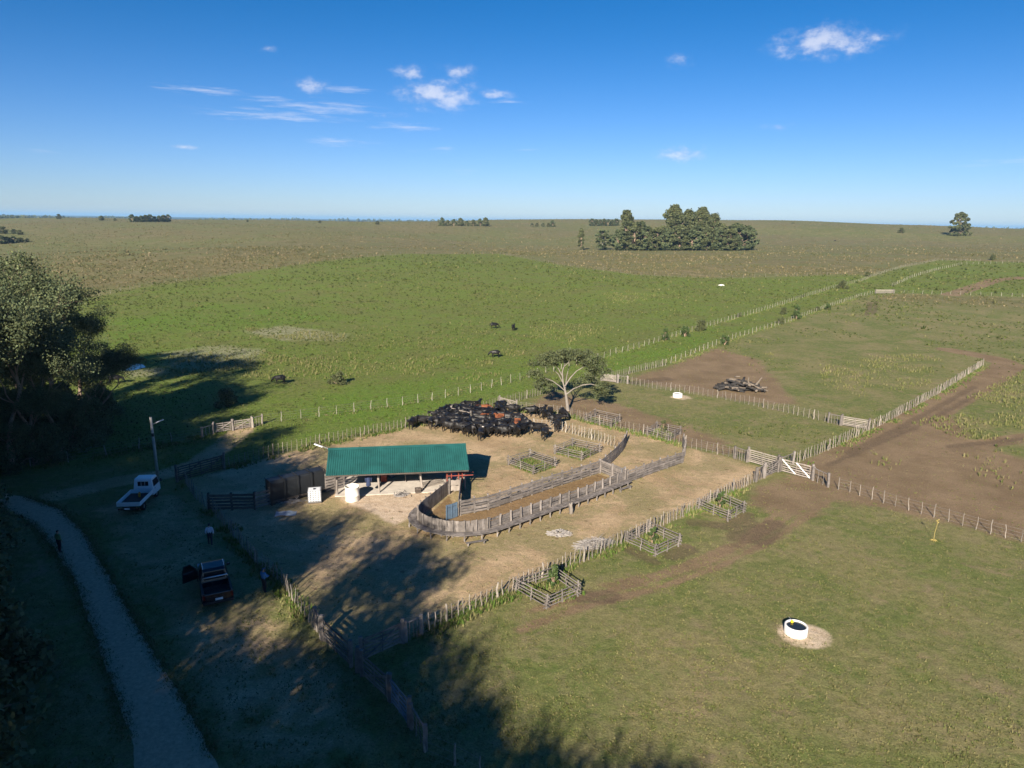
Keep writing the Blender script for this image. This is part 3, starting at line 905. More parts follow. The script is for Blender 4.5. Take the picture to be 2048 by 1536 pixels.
gate('wooden_gate', 'gate with two white diagonal braces at the meeting of four fences', G(1560, 943), G(1623, 960), 1.4, 6, WOODP, '\\\\', dm=WHITE, plank=.11)
stay_panel('brace_panel', 'fence bay right of the gate with white braces', G(1625, 961), G(1655, 974), 1.3, 2)
gate('wooden_gate', 'narrow braced gate ending the near stake fence at the crossing', G(1528, 956), G(1556, 944), 1.35, 6, WOOD, '/', plank=.1)
stay_panel('brace_panel', 'thick braced bay between the near stake fence and narrow gate', G(1511, 964), G(1527, 956), 1.35, 3)
stay_panel('brace_panel', 'fence bay at the foot of the pale stake fence by the crossing', G(1562, 940), G(1586, 929), 1.3, 3)
gate('wooden_gate', 'tiny far gate where the lane fences meet', G(1751, 587), G(1787, 587), 1.3, 5, WOODP, '', plank=.16)
gate('wooden_gate', 'white gate half hidden among the cattle', G(902, 836), G(941, 846), 1.35, 5, WOODP, '\\', plank=.11)
stake_fence('stake_fence', 'pale stake fence cutting through the packed herd', GP([(942, 847), (1000, 852), (1060, 857), (1126, 863), (1180, 878), (1228, 894)]), .5, 1.25, .06, STAKEW, 8, .15, lean=.035)

# ------------------------------------------------------------------ cattle race
plank_fence('plank_fence', 'curving plank wing at the far end of the race', GP([(1199, 945), (1226, 922), (1246, 900), (1252, 886)]), 1.35, 5, 1.6, side=-1)
plank_fence('plank_fence', 'long plank fence on the far side of the race', GP([(921, 1031), (979, 1019), (1090, 981), (1198, 946)]), 1.38, 5, 1.35, side=-1)
plank_fence('plank_fence', 'long plank fence along the walkway on the near side', GP([(979, 1067), (1002, 1059), (1091, 1027), (1172, 999), (1249, 968)]), 1.25, 5, 1.15, side=1, posts_over=.16)
plank_fence('plank_fence', 'plank end fence closing the race at its right end', GP([(1200, 946), (1249, 966)]), 1.4, 6, 1.5, side=1)
plank_fence('plank_fence', 'plank fence running from the race to the bent plank wing', GP([(1254, 966), (1310, 945), (1364, 926)]), 1.3, 5, 1.3, side=-1)
plank_fence('plank_fence', 'bent plank wing between the stake fence and the plank fence', GP([(1365, 925), (1370, 908), (1366, 893)]), 1.4, 5, 1.2, side=1)
gate('steel_gate', 'white tubular gate leaf folded at the right end of the race', G(1240, 967), G(1250, 959), 1.4, 4, STEEL, '/', posts=False, stiles=2, plank=.06)


def solid_pen():
    base = GP([(899, 987), (856, 1023), (841, 1035), (835, 1046), (843, 1058), (865, 1067), (893, 1073), (928, 1075), (962, 1071), (979, 1067)])
    pts = resample_n([Vector((p.x, p.y, 0)) for p in base], 62)
    for _ in range(6):
        pts = [pts[0]] + [(pts[i - 1] + pts[i] * 2 + pts[i + 1]) / 4 for i in range(1, len(pts) - 1)] + [pts[-1]]
    pts = resample_n(pts, 62)
    o = thing('forcing_pen_wall', 'curved solid board wall of the forcing pen', 'wall', ground(pts[0].x, pts[0].y)); b = pts[0].copy()
    h = 1.36
    for k in range(len(pts) - 1):
        a, c = pts[k] - b, pts[k + 1] - b
        d = (c - a).normalized(); n = Vector((-d.y, d.x, 0)); mid = (a + c) / 2; wd = (c - a).length
        beam(o, 'board', mid + Z * .03, mid + Z * (h + random.uniform(-.03, .02)), .035, wd * .965, WOOD, up=n)
        if k % 4 == 0:
            q = a - n * -.08
            for sgn in (1,):
                beam(o, 'post', a + n * .09 * sgn * OUT + Z * -.2, a + n * .09 * sgn * OUT + Z * (h + .08), .12, .12, WOOD)
    # walkway boards round the outside and along the race
    line = [Vector((p.x, p.y, 0)) for p in pts[22:]]
    line += [Vector((p.x, p.y, 0)) for p in resample_n([Vector((q.x, q.y, 0)) for q in GP([(979, 1067), (1002, 1059), (1091, 1027), (1172, 999), (1249, 968)])], 40)][1:]
    w = thing('walkway', 'raised plank walkway curving round the forcing pen and along the race', 'walkway', ground(line[0].x, line[0].y)); b2 = line[0].copy()
    hh, wid = .5, .72
    line = resample_n(line, 46)
    nor = []
    for k in range(len(line)):
        d = (line[min(k + 1, len(line) - 1)] - line[max(k - 1, 0)]).normalized(); nor.append(Vector((-d.y, d.x, 0)) * OUT)
    for k in range(len(line) - 1):
        a, c = line[k] - b2, line[k + 1] - b2
        for j in range(4):
            off = .16 + wid * (j + .5) / 4
            beam(w, 'board', a + nor[k] * off + Z * (hh + random.uniform(-.01, .01)), c + nor[k + 1] * off + Z * (hh + random.uniform(-.01, .01)), wid / 4 * .93, .045, WOOD, up=nor[k])
        if k % 2 == 0:
            beam(w, 'bearer', a + nor[k] * .1 + Z * (hh - .08), a + nor[k] * (.16 + wid) + Z * (hh - .08), .11, .07, WOOD)
            beam(w, 'leg', a + nor[k] * (.1 + wid) - Z * .2, a + nor[k] * (.1 + wid) + Z * (hh - .14), .11, .11, WOOD)
    return o


OUT = -1
solid_pen()


def step_bench(px0, px1, label):
    a, c = G(*px0), G(*px1)
    o = thing('step', label, 'step', a); q = c - a; n = Vector((-q.y, q.x, 0)).normalized()
    for j in (0, 1): beam(o, 'tread', n * (.13 * j - .07) + Z * .28, q + n * (.13 * j - .07) + Z * .28, .12, .045, WOOD, up=n)
    for e in (.1, .9):
        for s_ in (-.07, .07): beam(o, 'leg', q * e + n * s_ - Z * .1, q * e + n * s_ + Z * .25, .08, .08, WOOD)


step_bench((932, 1093), (972, 1086), 'low plank step below the walkway at the forcing pen')
step_bench((1238, 985), (1262, 977), 'low plank step at the right end of the walkway')
# old stump standing beside the walkway
o = thing('stump', 'pale gnarled stump leaning by the walkway', 'stump', G(1142, 1027))
MB().tube([(0, 0, -.1), (.03, 0, .4), (-.02, .05, .75), (.08, .1, 1.0)], [.2, .15, .12, .06], 8).build('trunk', PALEBARK, o, True)
MB().tube([(0, .03, .55), (-.18, .1, .9)], [.08, .05], 6).build('branch', PALEBARK, o, True)


def crush():
    """cattle crush running under the shed, its mouth at the forcing pen"""
    a = G(899, 986); e = Vector((math.cos(SHED_RZ), math.sin(SHED_RZ), 0)); n = Vector((-e.y, e.x, 0))
    o = thing('cattle_crush', 'narrow board crush leading from the pen under the shed roof', 'crush', a)
    L_ = 3.2
    for s_ in (-.02, 1.0):
        for k in range(5):
            beam(o, 'post', e * s_ + n * (k * L_ / 4 - .3) - Z * .2, e * s_ + n * (k * L_ / 4 - .3) + Z * 1.55, .13, .13, WOOD)
        for r in range(5):
            beam(o, 'board', e * (s_ + (.09 if s_ > .5 else -.09)) + n * -.4 + Z * (.2 + r * .25), e * (s_ + (.09 if s_ > .5 else -.09)) + n * L_ + Z * (.2 + r * .25), .235, .04, WOOD)
    for k in range(2):
        beam(o, 'door_board', e * .08 + n * (-.22 + k * .1) + Z * (1.08 - k * .56), e * .92 + n * (-.22 + k * .1) + Z * (1.08 - k * .56), .52, .05, WOODP)
    # the wall from the crush mouth down to the inner gate
    for k in range(5):
        beam(o, 'side_board', e * 1.0 + n * -.42 + Z * (.25 + k * .27), G(917, 1034) - a + Z * (.25 + k * .27), .25, .045, WOOD)
    for z in (1.62, 1.9):
        MB().tube([e * -.3 + n * .1 + Z * z, e * 2.2 + n * .1 + Z * z], .045, 8).build('red_bar', RED, o)
    for x in (-.2, .2, .85, 1.2):
        MB().tube([e * x + n * .1 + Z * .9, e * x + n * .1 + Z * 1.93], .045, 8).build('red_upright', RED, o)
    MB().tube([e * .1 + n * .1 + Z * 1.9, e * .5 + n * .5 + Z * 2.0, e * .9 + n * .1 + Z * 1.9], .04, 8).build('red_hoop', RED, o)


SHED_RZ = R(9.5)
crush()
gate('steel_gate', 'blue grey sheeted gate standing open inside the forcing pen', G(889, 1043), G(918, 1033), 1.3, 6, BLUESTEEL, '', posts=False, stiles=3, plank=.23)

# ------------------------------------------------------------------ shed
SH_L = G(651, 952, 2.5); SH_R = G(938, 940, 2.5)


def shed():
    e = (SH_R - SH_L); e.z = 0; Ln = e.length; e.normalize(); n = Vector((-e.y, e.x, 0))
    base = ground(SH_L.x, SH_L.y)
    o = thing('open_shed', 'open cattle shed with green corrugated roof on wooden posts', 'shed', base, math.atan2(e.y, e.x))
    ze, zr, zb, dr, db = 2.5, 3.85, 2.35, 3.55, 7.4
    nsh = 13; ws = Ln / nsh

    def sheet(y0, z0, y1, z1):
        b = MB(); ribs = 5; prof = []
        pitch = ws / ribs
        for k in range(ribs):
            x = k * pitch
            prof += [(x, 0), (x + pitch * .38, 0), (x + pitch * .5, .038), (x + pitch * .82, .038), (x + pitch * .94, 0)]
        prof.append((ws + .03, 0.002))
        nrm = Vector((0, -(z1 - z0), y1 - y0)).normalized()
        if nrm.z < 0: nrm = -nrm
        for (y, z) in ((y0, z0), (y1, z1)):
            for x, hgt in prof:
                b.v.append((x, y + nrm.y * hgt, z + nrm.z * hgt))
        m = len(prof)
        for k in range(m - 1): b.f.append((k, k + 1, m + k + 1, m + k))
        for (y, z) in ((y0, z0), (y1, z1)):
            for x, hgt in prof: b.v.append((x, y + nrm.y * (hgt - .012), z + nrm.z * (hgt - .012)))
        for k in range(m - 1): b.f.append((2 * m + k, 3 * m + k, 3 * m + k + 1, 2 * m + k + 1))
        return b.mesh('roof_sheet', GREENROOF)
    fr, bk = sheet(0, ze, dr, zr), sheet(db, zb, dr, zr)
    for k in range(nsh):
        for me in (fr, bk):
            s_ = link('roof_sheet', me, o); s_.location = (k * ws, 0, random.uniform(0, .004))
    MB().prism([(0, 0), (.28, -.09), (0, .05), (-.28, -.09)], 0, 1).build  # profile kept simple: the ridge cap below
    b = MB(); b.v = [(-.05, dr - .3, zr - .06), (Ln + .05, dr - .3, zr - .06), (Ln + .05, dr, zr + .07), (-.05, dr, zr + .07), (Ln + .05, dr + .3, zr - .06), (-.05, dr + .3, zr - .06)]
    b.f = [(0, 1, 2, 3), (3, 2, 4, 5)]; b.build('ridge_cap', GREENROOF, o)
    inv = Matrix.Rotation(-math.atan2(e.y, e.x), 4, 'Z')
    def loc(px, py):
        return inv @ (G(px, py) - base)
    ps = [loc(675, 990), loc(757, 989), loc(843, 984), loc(927, 973)]
    yf = sum(p.y for p in ps) / 4
    for p in ps:
        beam(o, 'post', (p.x, yf, -.3), (p.x, yf, ze + .02 + (zr - ze) * yf / dr - .1), .2, .2, WOODP if p is not ps[0] else WOOD, 'pole')
        beam(o, 'post', (p.x, db - .5, -.3), (p.x, db - .5, zb + .1), .2, .2, WOOD, 'pole')
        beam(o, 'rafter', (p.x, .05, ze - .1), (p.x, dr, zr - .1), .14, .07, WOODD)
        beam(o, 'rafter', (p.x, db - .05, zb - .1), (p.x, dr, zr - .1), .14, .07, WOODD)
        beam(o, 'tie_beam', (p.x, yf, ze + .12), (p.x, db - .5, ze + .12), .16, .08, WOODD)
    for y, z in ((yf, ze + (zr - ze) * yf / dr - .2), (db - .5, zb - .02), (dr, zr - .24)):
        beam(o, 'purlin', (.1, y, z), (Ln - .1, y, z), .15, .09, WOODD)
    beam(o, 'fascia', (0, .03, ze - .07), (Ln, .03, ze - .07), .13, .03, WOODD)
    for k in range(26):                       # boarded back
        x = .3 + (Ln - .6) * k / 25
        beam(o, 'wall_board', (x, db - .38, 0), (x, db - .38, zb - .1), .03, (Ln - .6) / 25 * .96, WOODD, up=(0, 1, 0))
    b = MB().box((Ln / 2, (yf + db) / 2 - .3, .02), (Ln - 1.2, db - yf + .3, .06)); b.build('floor_slab', CONC, o)
    return o, base, e, n, Ln


SHED, SB, SE, SN, SLEN = shed()


def sp(x, y, z=0):                             # shed coordinates -> world
    return SB + SE * x + SN * y + Z * z


SRZ = math.atan2(SE.y, SE.x)
o = thing('lamp_arm', 'white strip lamp on an arm at the left ridge end of the shed', 'lamp', sp(-.05, 3.5, 3.9), SRZ)
MB().tube([(0, 0, 0), (-.5, .1, .18)], .03, 6).build('arm', STEEL, o); MB().box((-.85, .17, .27), (.8, .16, .08), Euler((0, .33, -.2)).to_matrix()).build('lamp_head', WHITE, o)

o = thing('work_table', 'small table with a pale top in the shade of the shed', 'table', sp(7.6, 4.4, .05), SRZ)
MB().box((0, 0, .78), (1.5, .7, .05)).build('table_top', WOODP, o)
for sx in (-.65, .65):
    for sy in (-.28, .28): MB().box((sx, sy, .38), (.07, .07, .75)).build('leg', WOOD, o)
o = thing('wooden_crate', 'small brown crate beside the third shed post', 'crate', G(836, 985), .3)
for k in range(3):
    for s_ in (-.22, .22):
        MB().box((0, s_, .08 + k * .15), (.5, .03, .12)).build('slat', WOODD, o); MB().box((s_ * 1.1, 0, .08 + k * .15), (.03, .41, .12)).build('slat', WOODD, o)
MB().box((0, 0, .02), (.46, .4, .03)).build('floor_board', WOODD, o)
NAVY = mat('navy_cloth', (.03, .045, .10), .9, .2, 6); o = thing('hanging_coat', 'dark blue coat hanging under the shed eave', 'coat', sp(3.6, 1.5, .85), SRZ)
MB().lathe([(.05, 1.15), (.16, 1.05), (.2, .8), (.19, .4), (.23, .05), (.2, 0), (0, .02)], 12).build('coat_body', NAVY, o, True)
for s_ in (-1, 1): MB().tube([(s_ * .16, 0, 1.0), (s_ * .26, 0, .7), (s_ * .25, .02, .35)], [.07, .065, .05], 7).build('sleeve', NAVY, o, True)
MB().tube([(0, 0, 1.15), (0, 0, 1.75)], .012, 5).build('hanger_cord', WIRE, o)
for k, (x, y, hh, mm) in enumerate([(4.9, 4.6, .9, MATS['red_steel']), (5.6, 5.6, .85, BLUESTEEL)]):
    o = thing('oil_drum', ['rust red drum standing in the shade of the shed', 'blue grey drum at the back of the shed'][k], 'drum', sp(x, y, .05))
    MB().lathe([(0, 0), (.29, 0), (.3, .02), (.29, .3), (.305, .31), (.29, .33), (.29, .58), (.305, .6), (.29, .62), (.29, hh - .02), (.3, hh), (.27, hh - .02), (0, hh - .03)], 18).build('drum_shell', mm, o, True)
    MB().lathe([(0, 0), (.04, 0), (.04, .03), (0, .03)], 10, (.15, 0, hh - .03)).build('bung', STEEL, o)
o = thing('board_stack', 'pile of pale boards lying under the right end of the shed', 'boards', G(866, 968), R(35))
for k in range(9):
    beam(o, 'board', (-1.1 + random.uniform(-.2, .2), -.5 + .13 * k, .1 + .02 * (k % 3)), (1.0 + random.uniform(-.2, .2), -.45 + .13 * k + random.uniform(-.1, .1), .12 + .03 * (k % 4)), .14, .04, WOODP, up=(0, 1, 0))

# ash and charred wood on the floor
o = thing('campfire_remains', 'ashes and charred sticks of a fire on the pale ground', 'ashes', G(803, 988))
b = MB()
for k in range(46):
    a, r = random.uniform(0, 6.28), abs(random.gauss(0, .42)); t = random.uniform(0, 3.14); l = random.uniform(.08, .28)
    p = Vector((r * 1.3 * math.cos(a), r * math.sin(a), .04)); d = Vector((math.cos(t), math.sin(t), random.uniform(-.1, .2))) * l
    b.tube([p - d, p + d], random.uniform(.015, .035), 5)
b.build('charred_sticks', mat('charcoal', (.09, .085, .085), .95, .6, 9), o)
b = MB(); b.lathe([(.75, .0), (.5, .03), (.2, .05), (0, .055)], 18); b.build('ash_bed', mat('ash', (.36, .33, .31), .95, .25, 4), o, True)

# white open drum
o = thing('water_drum', 'large white open topped tank in front of the first shed posts', 'tank', G(705, 1000))
OFF = mat('chalky_white', (.74, .71, .63), .8, .14, 1.6)
MB().lathe([(0, .02), (.62, 0), (.64, .04), (.63, .5), (.65, .52), (.63, .54), (.63, 1.28), (.66, 1.31), (.63, 1.34), (.59, 1.33), (.58, .95)], 28).build('drum_wall', OFF, o, True)
MB().lathe([(.59, .98), (0, .98)], 28).build('drum_cover', mat('dusty_lid', (.5, .44, .36), .9, .2, 3), o)


CAGE = mat('dull_cage_steel', (.22, .23, .25), .5, .1, 4, metal=.4)


def ibc():
    o = thing('caged_tank', 'white plastic tank in a steel cage on a pallet', 'tank', G(630, 1003), R(13))
    MB().box((0, 0, .68), (1.06, .94, .98)).build('tank_body', WHITEP, o, bevel=.07)
    MB().lathe([(.11, 0), (.11, .06), (0, .06)], 14, (0, 0, 1.17)).build('filler_cap', PLASTIC, o)
    for z in np.linspace(.2, 1.16, 6):
        MB().tube([(-.56, -.5, z), (.56, -.5, z), (.56, .5, z), (-.56, .5, z), (-.56, -.5, z)], .02, 5).build('cage_ring', CAGE, o)
    for x in np.linspace(-.56, .56, 6):
        for y in (-.5, .5): MB().tube([(x, y, .14), (x, y, 1.18)], .018, 5).build('cage_bar', CAGE, o)
    for y in np.linspace(-.3, .3, 4):
        for x in (-.56, .56): MB().tube([(x, y, .14), (x, y, 1.18)], .018, 5).build('cage_bar', CAGE, o)
    for y in (-.4, 0, .4): MB().box((0, y, .06), (1.14, .12, .12)).build('pallet_runner', WOODD, o)
    MB().box((0, 0, .14), (1.16, 1.02, .03)).build('pallet_deck', STEEL, o)


ibc()


def dark_race():
    a, c = G(543, 1011), G(651, 984)
    e = (c - a); e.z = 0; Ln = e.length; rz = math.atan2(e.y, e.x)
    o = thing('covered_race', 'dark sheeted covered race left of the shed', 'cattle race', a, rz)
    n = 5; h = 2.15
    for k in range(n - 1):
        x0, x1 = Ln * k / (n - 1), Ln * (k + 1) / (n - 1)
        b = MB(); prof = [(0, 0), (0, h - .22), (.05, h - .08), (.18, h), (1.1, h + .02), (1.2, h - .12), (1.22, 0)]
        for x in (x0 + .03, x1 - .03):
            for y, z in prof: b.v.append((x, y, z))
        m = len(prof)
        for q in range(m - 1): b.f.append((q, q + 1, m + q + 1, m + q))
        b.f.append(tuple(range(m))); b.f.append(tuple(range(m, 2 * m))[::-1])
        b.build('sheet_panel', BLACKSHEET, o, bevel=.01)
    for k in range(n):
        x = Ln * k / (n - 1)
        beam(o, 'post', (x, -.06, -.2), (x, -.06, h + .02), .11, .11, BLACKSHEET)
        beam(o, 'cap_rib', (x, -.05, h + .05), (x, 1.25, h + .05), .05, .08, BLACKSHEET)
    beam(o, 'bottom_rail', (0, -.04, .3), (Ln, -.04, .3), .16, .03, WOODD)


dark_race()
plank_fence('plank_fence', 'pale rail panel between the dark race and the shed', GP([(652, 985), (688, 975)]), 1.7, 6, .95, WOOD, side=-1, pw=.11)
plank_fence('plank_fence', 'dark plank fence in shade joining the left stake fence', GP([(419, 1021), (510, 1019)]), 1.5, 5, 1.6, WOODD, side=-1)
plank_fence('plank_fence', 'short shaded plank panel against the dark covered race', GP([(512, 1018), (541, 1009)]), 1.5, 5, 1.6, WOOD, side=-1)
o = thing('tarp', 'blue grey tarpaulin lying on the ground near the dark race', 'tarpaulin', G(571, 1029), R(10))
b = MB()
for j in range(6):
    for i in range(8): b.v.append((-.85 + 1.7 * i / 7 + (j % 2) * .05, -.45 + .9 * j / 5 + .12 * math.sin(i), .03 + .12 * max(0, math.sin(i * 1.3 + j) * math.sin(j * .9)) + .1 * (1 - abs(i - 3.5) / 3.5)))
for j in range(5):
    for i in range(7): b.f.append((j * 8 + i, j * 8 + i + 1, j * 8 + i + 9, j * 8 + i + 8))
b.build('sheet', mat('tarp_blue_grey', (.26, .31, .36), .6, .15, 2), o, True)


def stick_heap(name, label, c, rx, ry, hgt, n, m, lmin, lmax, rmin, rmax, cat, rz=0, asparts=False, m2=None):
    o = thing(name, label, cat, c, rz)
    b = MB()
    for k in range(n):
        a, r = random.uniform(0, 6.28), math.sqrt(random.random())
        z = hgt * (1 - r * .85) * random.uniform(.05, 1)
        t = random.gauss(0, .7); l = random.uniform(lmin, lmax) / 2
        p = Vector((rx * r * math.cos(a), ry * r * math.sin(a), z + .06)); d = Vector((math.cos(t), math.sin(t), random.uniform(-.25, .25))) * l
        rad = random.uniform(rmin, rmax)
        if p.z - abs(d.z) < rad * .6: p.z = abs(d.z) + rad * .6
        md = p + Vector((random.uniform(-.1, .1), random.uniform(-.1, .1), random.uniform(0, .06))) * l
        if asparts: MB().tube([p - d, md, p + d], [rad, rad * .95, rad * .75], 7).build('log', m2 if (m2 and random.random() < .3) else m, o, True)
        else: b.tube([p - d, md, p + d], [rad, rad * .8, rad * .4], 5)
    if not asparts: tag(b.build('sticks', m, o), kind='stuff')
    return o


GREYSTICK = mat('bleached_sticks', (.27, .25, .235), .9, .35, 6)
stick_heap('branch_heap', 'low round heap of bleached branch chips on the yard floor', G(1119, 1069), .95, .6, .35, 150, GREYSTICK, .2, .6, .02, .05, 'branches')
stick_heap('branch_heap', 'long heap of grey branches against the near stake fence', G(1190, 1092), 1.5, .7, .8, 230, GREYSTICK, .5, 1.5, .012, .03, 'branches', R(25))
stick_heap('branch_heap', 'few pale sticks at the foot of the dark race', G(586, 1006), 1.1, .35, .3, 26, GREYSTICK, .5, 1.6, .015, .03, 'branches', R(15))
LOGD = mat('dark_log', (.035, .033, .032), .9, .4, 3, .4, 12, coord='obj'); LOGP = mat('grey_log', (.15, .125, .10), .9, .3, 3, .4, 12, coord='obj')
o = stick_heap('log_heap', 'big heap of dark uprooted logs in the worn paddock', G(1478, 780), 3.2, 1.5, 2.4, 84, LOGD, .9, 2.8, .09, .24, 'logs', R(-8), True, LOGP)
for k, (x, y, a) in enumerate(((1.6, -.3, 2.2), (2.2, .1, .2))):
    MB().tube([(x, y, .1), (x + .3 * math.cos(a), y + .1, .9), (x + .7 * math.cos(a), y + .2, 1.5), (x + .9 * math.cos(a) + .2, y + .2, 2.1)], [.26, .2, .13, .05], 8).build('root_branch', LOGP, o, True)


def tree_guard(idx, label, m=None, h=.85, rails=4):
    m = m or WOOD
    c = [G(*p) for p in GUARDS[idx]]
    cen = sum(c, Vector()) / 4
    o = thing('tree_guard', label, 'tree guard', cen)
    loc = [p - cen for p in c]
    for i in range(4):
        a, q = loc[i], loc[(i + 1) % 4]
        stake(o, 'post', a, h + .25, .13, m, .03)
        stake(o, 'post', (a + q) / 2, h + .12, .09, m, .04)
        d = (q - a).normalized(); n = Vector((-d.y, d.x, 0))
        for r in range(rails):
            z = .16 + (h - .16) * r / (rails - 1) + (.06 if i % 2 else 0)
            beam(o, 'rail', a - d * .25 + n * random.uniform(-.05, .05) + Z * (z + random.uniform(-.03, .03)), q + d * .25 + n * random.uniform(-.05, .05) + Z * (z + random.uniform(-.03, .03)), .075, .075, m, 'pole')
    return cen


GC = [tree_guard(k, l) for k, l in enumerate(['pole guard with grass inside, nearest the shed of the yard pair', 'pole guard with grass inside, farther right of the yard pair', 'pole guard with tall grass on the fence below the spreading tree',
      'pole guard with a dark young conifer beyond the curved wing', 'pole guard with a thin sapling, uppermost on the near fence', 'pole guard middle one of the three on the near fence', 'pole guard with a leafy sapling, nearest the foreground'])]

# ------------------------------------------------------------------ troughs, pole, weed
for k, (p, r) in enumerate(TROUGHS):
    o = thing('water_trough', ['round white trough with a yellow float in the right foreground', 'small round white trough near the log heap'][k], 'trough', G(*p))
    TROUGHW = mat('whitewashed_concrete', (.70, .69, .66), .8, .05, 2)
    MB().lathe([(r * 1.0, 0), (r, .52), (r - .03, .55), (r - .1, .55), (r - .12, .52), (r - .12, .3)], 36).build('rim_wall', TROUGHW, o, True)
    b = MB(); b.lathe([(r - .115, .46), (0, .46)], 36); b.build('water', mat('trough_water', (.02, .025, .025), .08, .1, 2, spec=.6), o)
    if k == 0:
        MB().lathe([(0, -.1), (.07, -.07), (.1, 0), (.07, .07), (0, .1)], 12, (-.1, .42, .53)).build('float', mat('yellow_float', (.75, .55, .02), .5, .05, 3), o, True)
        MB().tube([(-.1, .42, .56), (-.15, .85, .6)], .015, 6).build('float_arm', STEEL, o)
o = thing('utility_pole', 'tall pole with a white street lamp behind the white truck', 'pole', G(316, 957))
top = G(308, 843, 0)
MB().tube([(0, 0, -.3), (-.03, 0, 3), (-.1, 0, 6.1)], [.15, .13, .11], 10).build('pole_shaft', mat('grey_pole', (.36, .35, .31), .85, .2, 2), o, True)
MB().tube([(-.09, 0, 5.35), (.45, .02, 5.6)], .03, 6).build('lamp_arm', STEEL, o); MB().box((.72, .03, 5.72), (.7, .2, .08), Euler((0, -.38, 0)).to_matrix()).build('lamp_head', WHITE, o)
MB().box((.0, -.13, 4.4), (.2, .1, .3)).build('junction_box', PLASTIC, o)
o = thing('thistle', 'single tall yellow dried weed by the right hand wire fence', 'plant', G(1867, 1082))
YEL = mat('dry_yellow_weed', (.34, .27, .09), .9, .2, 5)
MB().tube([(0, 0, 0), (.03, .05, .7), (.1, .02, 1.35), (.14, .05, 1.75)], [.022, .018, .014, .01], 5).build('stem', YEL, o)
for k in range(9):
    a = k * 2.4; MB().tube([(.03, .02, .02), (.16 * math.cos(a), .16 * math.sin(a), .1), (.28 * math.cos(a), .28 * math.sin(a), .03)], [.02, .03, .01], 4).build('leaf', YEL, o)
for k in range(5):
    a = k * 1.3; MB().lathe([(0, -.05), (.045, 0), (.035, .05), (0, .07)], 8, (.12 + .07 * math.cos(a), .05 + .07 * math.sin(a), 1.55 + .07 * k)).build('flower_head', YEL, o)
o = thing('boulder', 'lone white rock far out in the green field', 'rock', G(1443, 571)); b = MB()
bm_ = bmesh.new(); bmesh.ops.create_icosphere(bm_, subdivisions=2, radius=.75)
for v in bm_.verts: v.co *= 1 + .25 * mnoise.noise(v.co * 1.7); v.co.z *= .6; v.co.x *= 1.7
me = bpy.data.meshes.new('rock_face'); bm_.to_mesh(me); bm_.free(); me.materials.append(mat('white_rock', (.7, .68, .64), .9, .1, 2)); link('rock_face', me, o)

# ------------------------------------------------------------------ trees


def leaf_mesh(name, centers, radii, per, size, m, seed, droop=.5, flat=1.0, aspect=.32, tintvar=.35):
    rg = np.random.default_rng(seed)
    centers = np.array(centers, float); radii = np.array(radii, float)
    n = len(centers)
    idx = np.repeat(np.arange(n), per)
    d = rg.normal(size=(len(idx), 3)); d /= np.linalg.norm(d, axis=1)[:, None]
    rr = rg.random(len(idx)) ** .45
    p = centers[idx] + d * (rr * radii[idx])[:, None] * np.array([1, 1, flat])
    ax = rg.normal(size=(len(idx), 3)); ax[:, 2] -= droop * 1.6; ax /= np.linalg.norm(ax, axis=1)[:, None]
    sd = np.cross(ax, rg.normal(size=(len(idx), 3))); sd /= np.linalg.norm(sd, axis=1)[:, None]
    l = size * rg.uniform(.6, 1.35, len(idx))[:, None]; w = l * aspect
    v = np.stack([p - ax * l * .5, p - ax * l * .05 + sd * w, p + ax * l * .5, p - ax * l * .05 - sd * w], 1).reshape(-1, 3)
    f = np.arange(len(v)).reshape(-1, 4)
    me = np_mesh(name, v, f, 4, m)
    clump = rg.uniform(.72, 1.25, n)[idx]
    t = clump * rg.uniform(1 - tintvar, 1 + tintvar, len(idx))
    warm = rg.uniform(-.1, .1, len(idx))
    col = np.stack([t * (1 + warm), t, t * (1 - warm), np.ones(len(idx))], 1)
    set_color(me, 'tint', np.repeat(col, 4, 0))
    return me


def grow(rg, b, p, d, length, r, depth, maxd, ends, spread, nseg=4, bend=.18, up=.12, kids=(2, 3), shrink=.72):
    pts, rad = [p.copy()], [r]
    for k in range(nseg):
        d = (d + Vector((rg.gauss(0, bend), rg.gauss(0, bend), rg.gauss(0, bend) + up * .5))).normalized()
        p = p + d * length / nseg
        pts.append(p.copy()); rad.append(r * (1 - .42 * (k + 1) / nseg))
        if (depth >= maxd - 1 and k >= nseg // 2) or (depth == maxd - 2 and k == nseg - 1): ends.append((p.copy(), depth))
    b.tube(pts, rad, 7 if depth == 0 else 5 if depth < 3 else 4, cap=False)
    if depth >= maxd: return
    for i in range(rg.randint(*kids)):
        a = rg.uniform(0, 6.28); t = spread * rg.uniform(.6, 1.25)
        side = d.orthogonal().normalized(); side.rotate(Matrix.Rotation(a, 3, d))
        nd = (d * math.cos(t) + side * math.sin(t)).normalized()
        grow(rg, b, p if i else p, nd, length * shrink * rg.uniform(.8, 1.2), rad[-1] * .78, depth + 1, maxd, ends, spread, nseg, bend, up, kids, shrink)


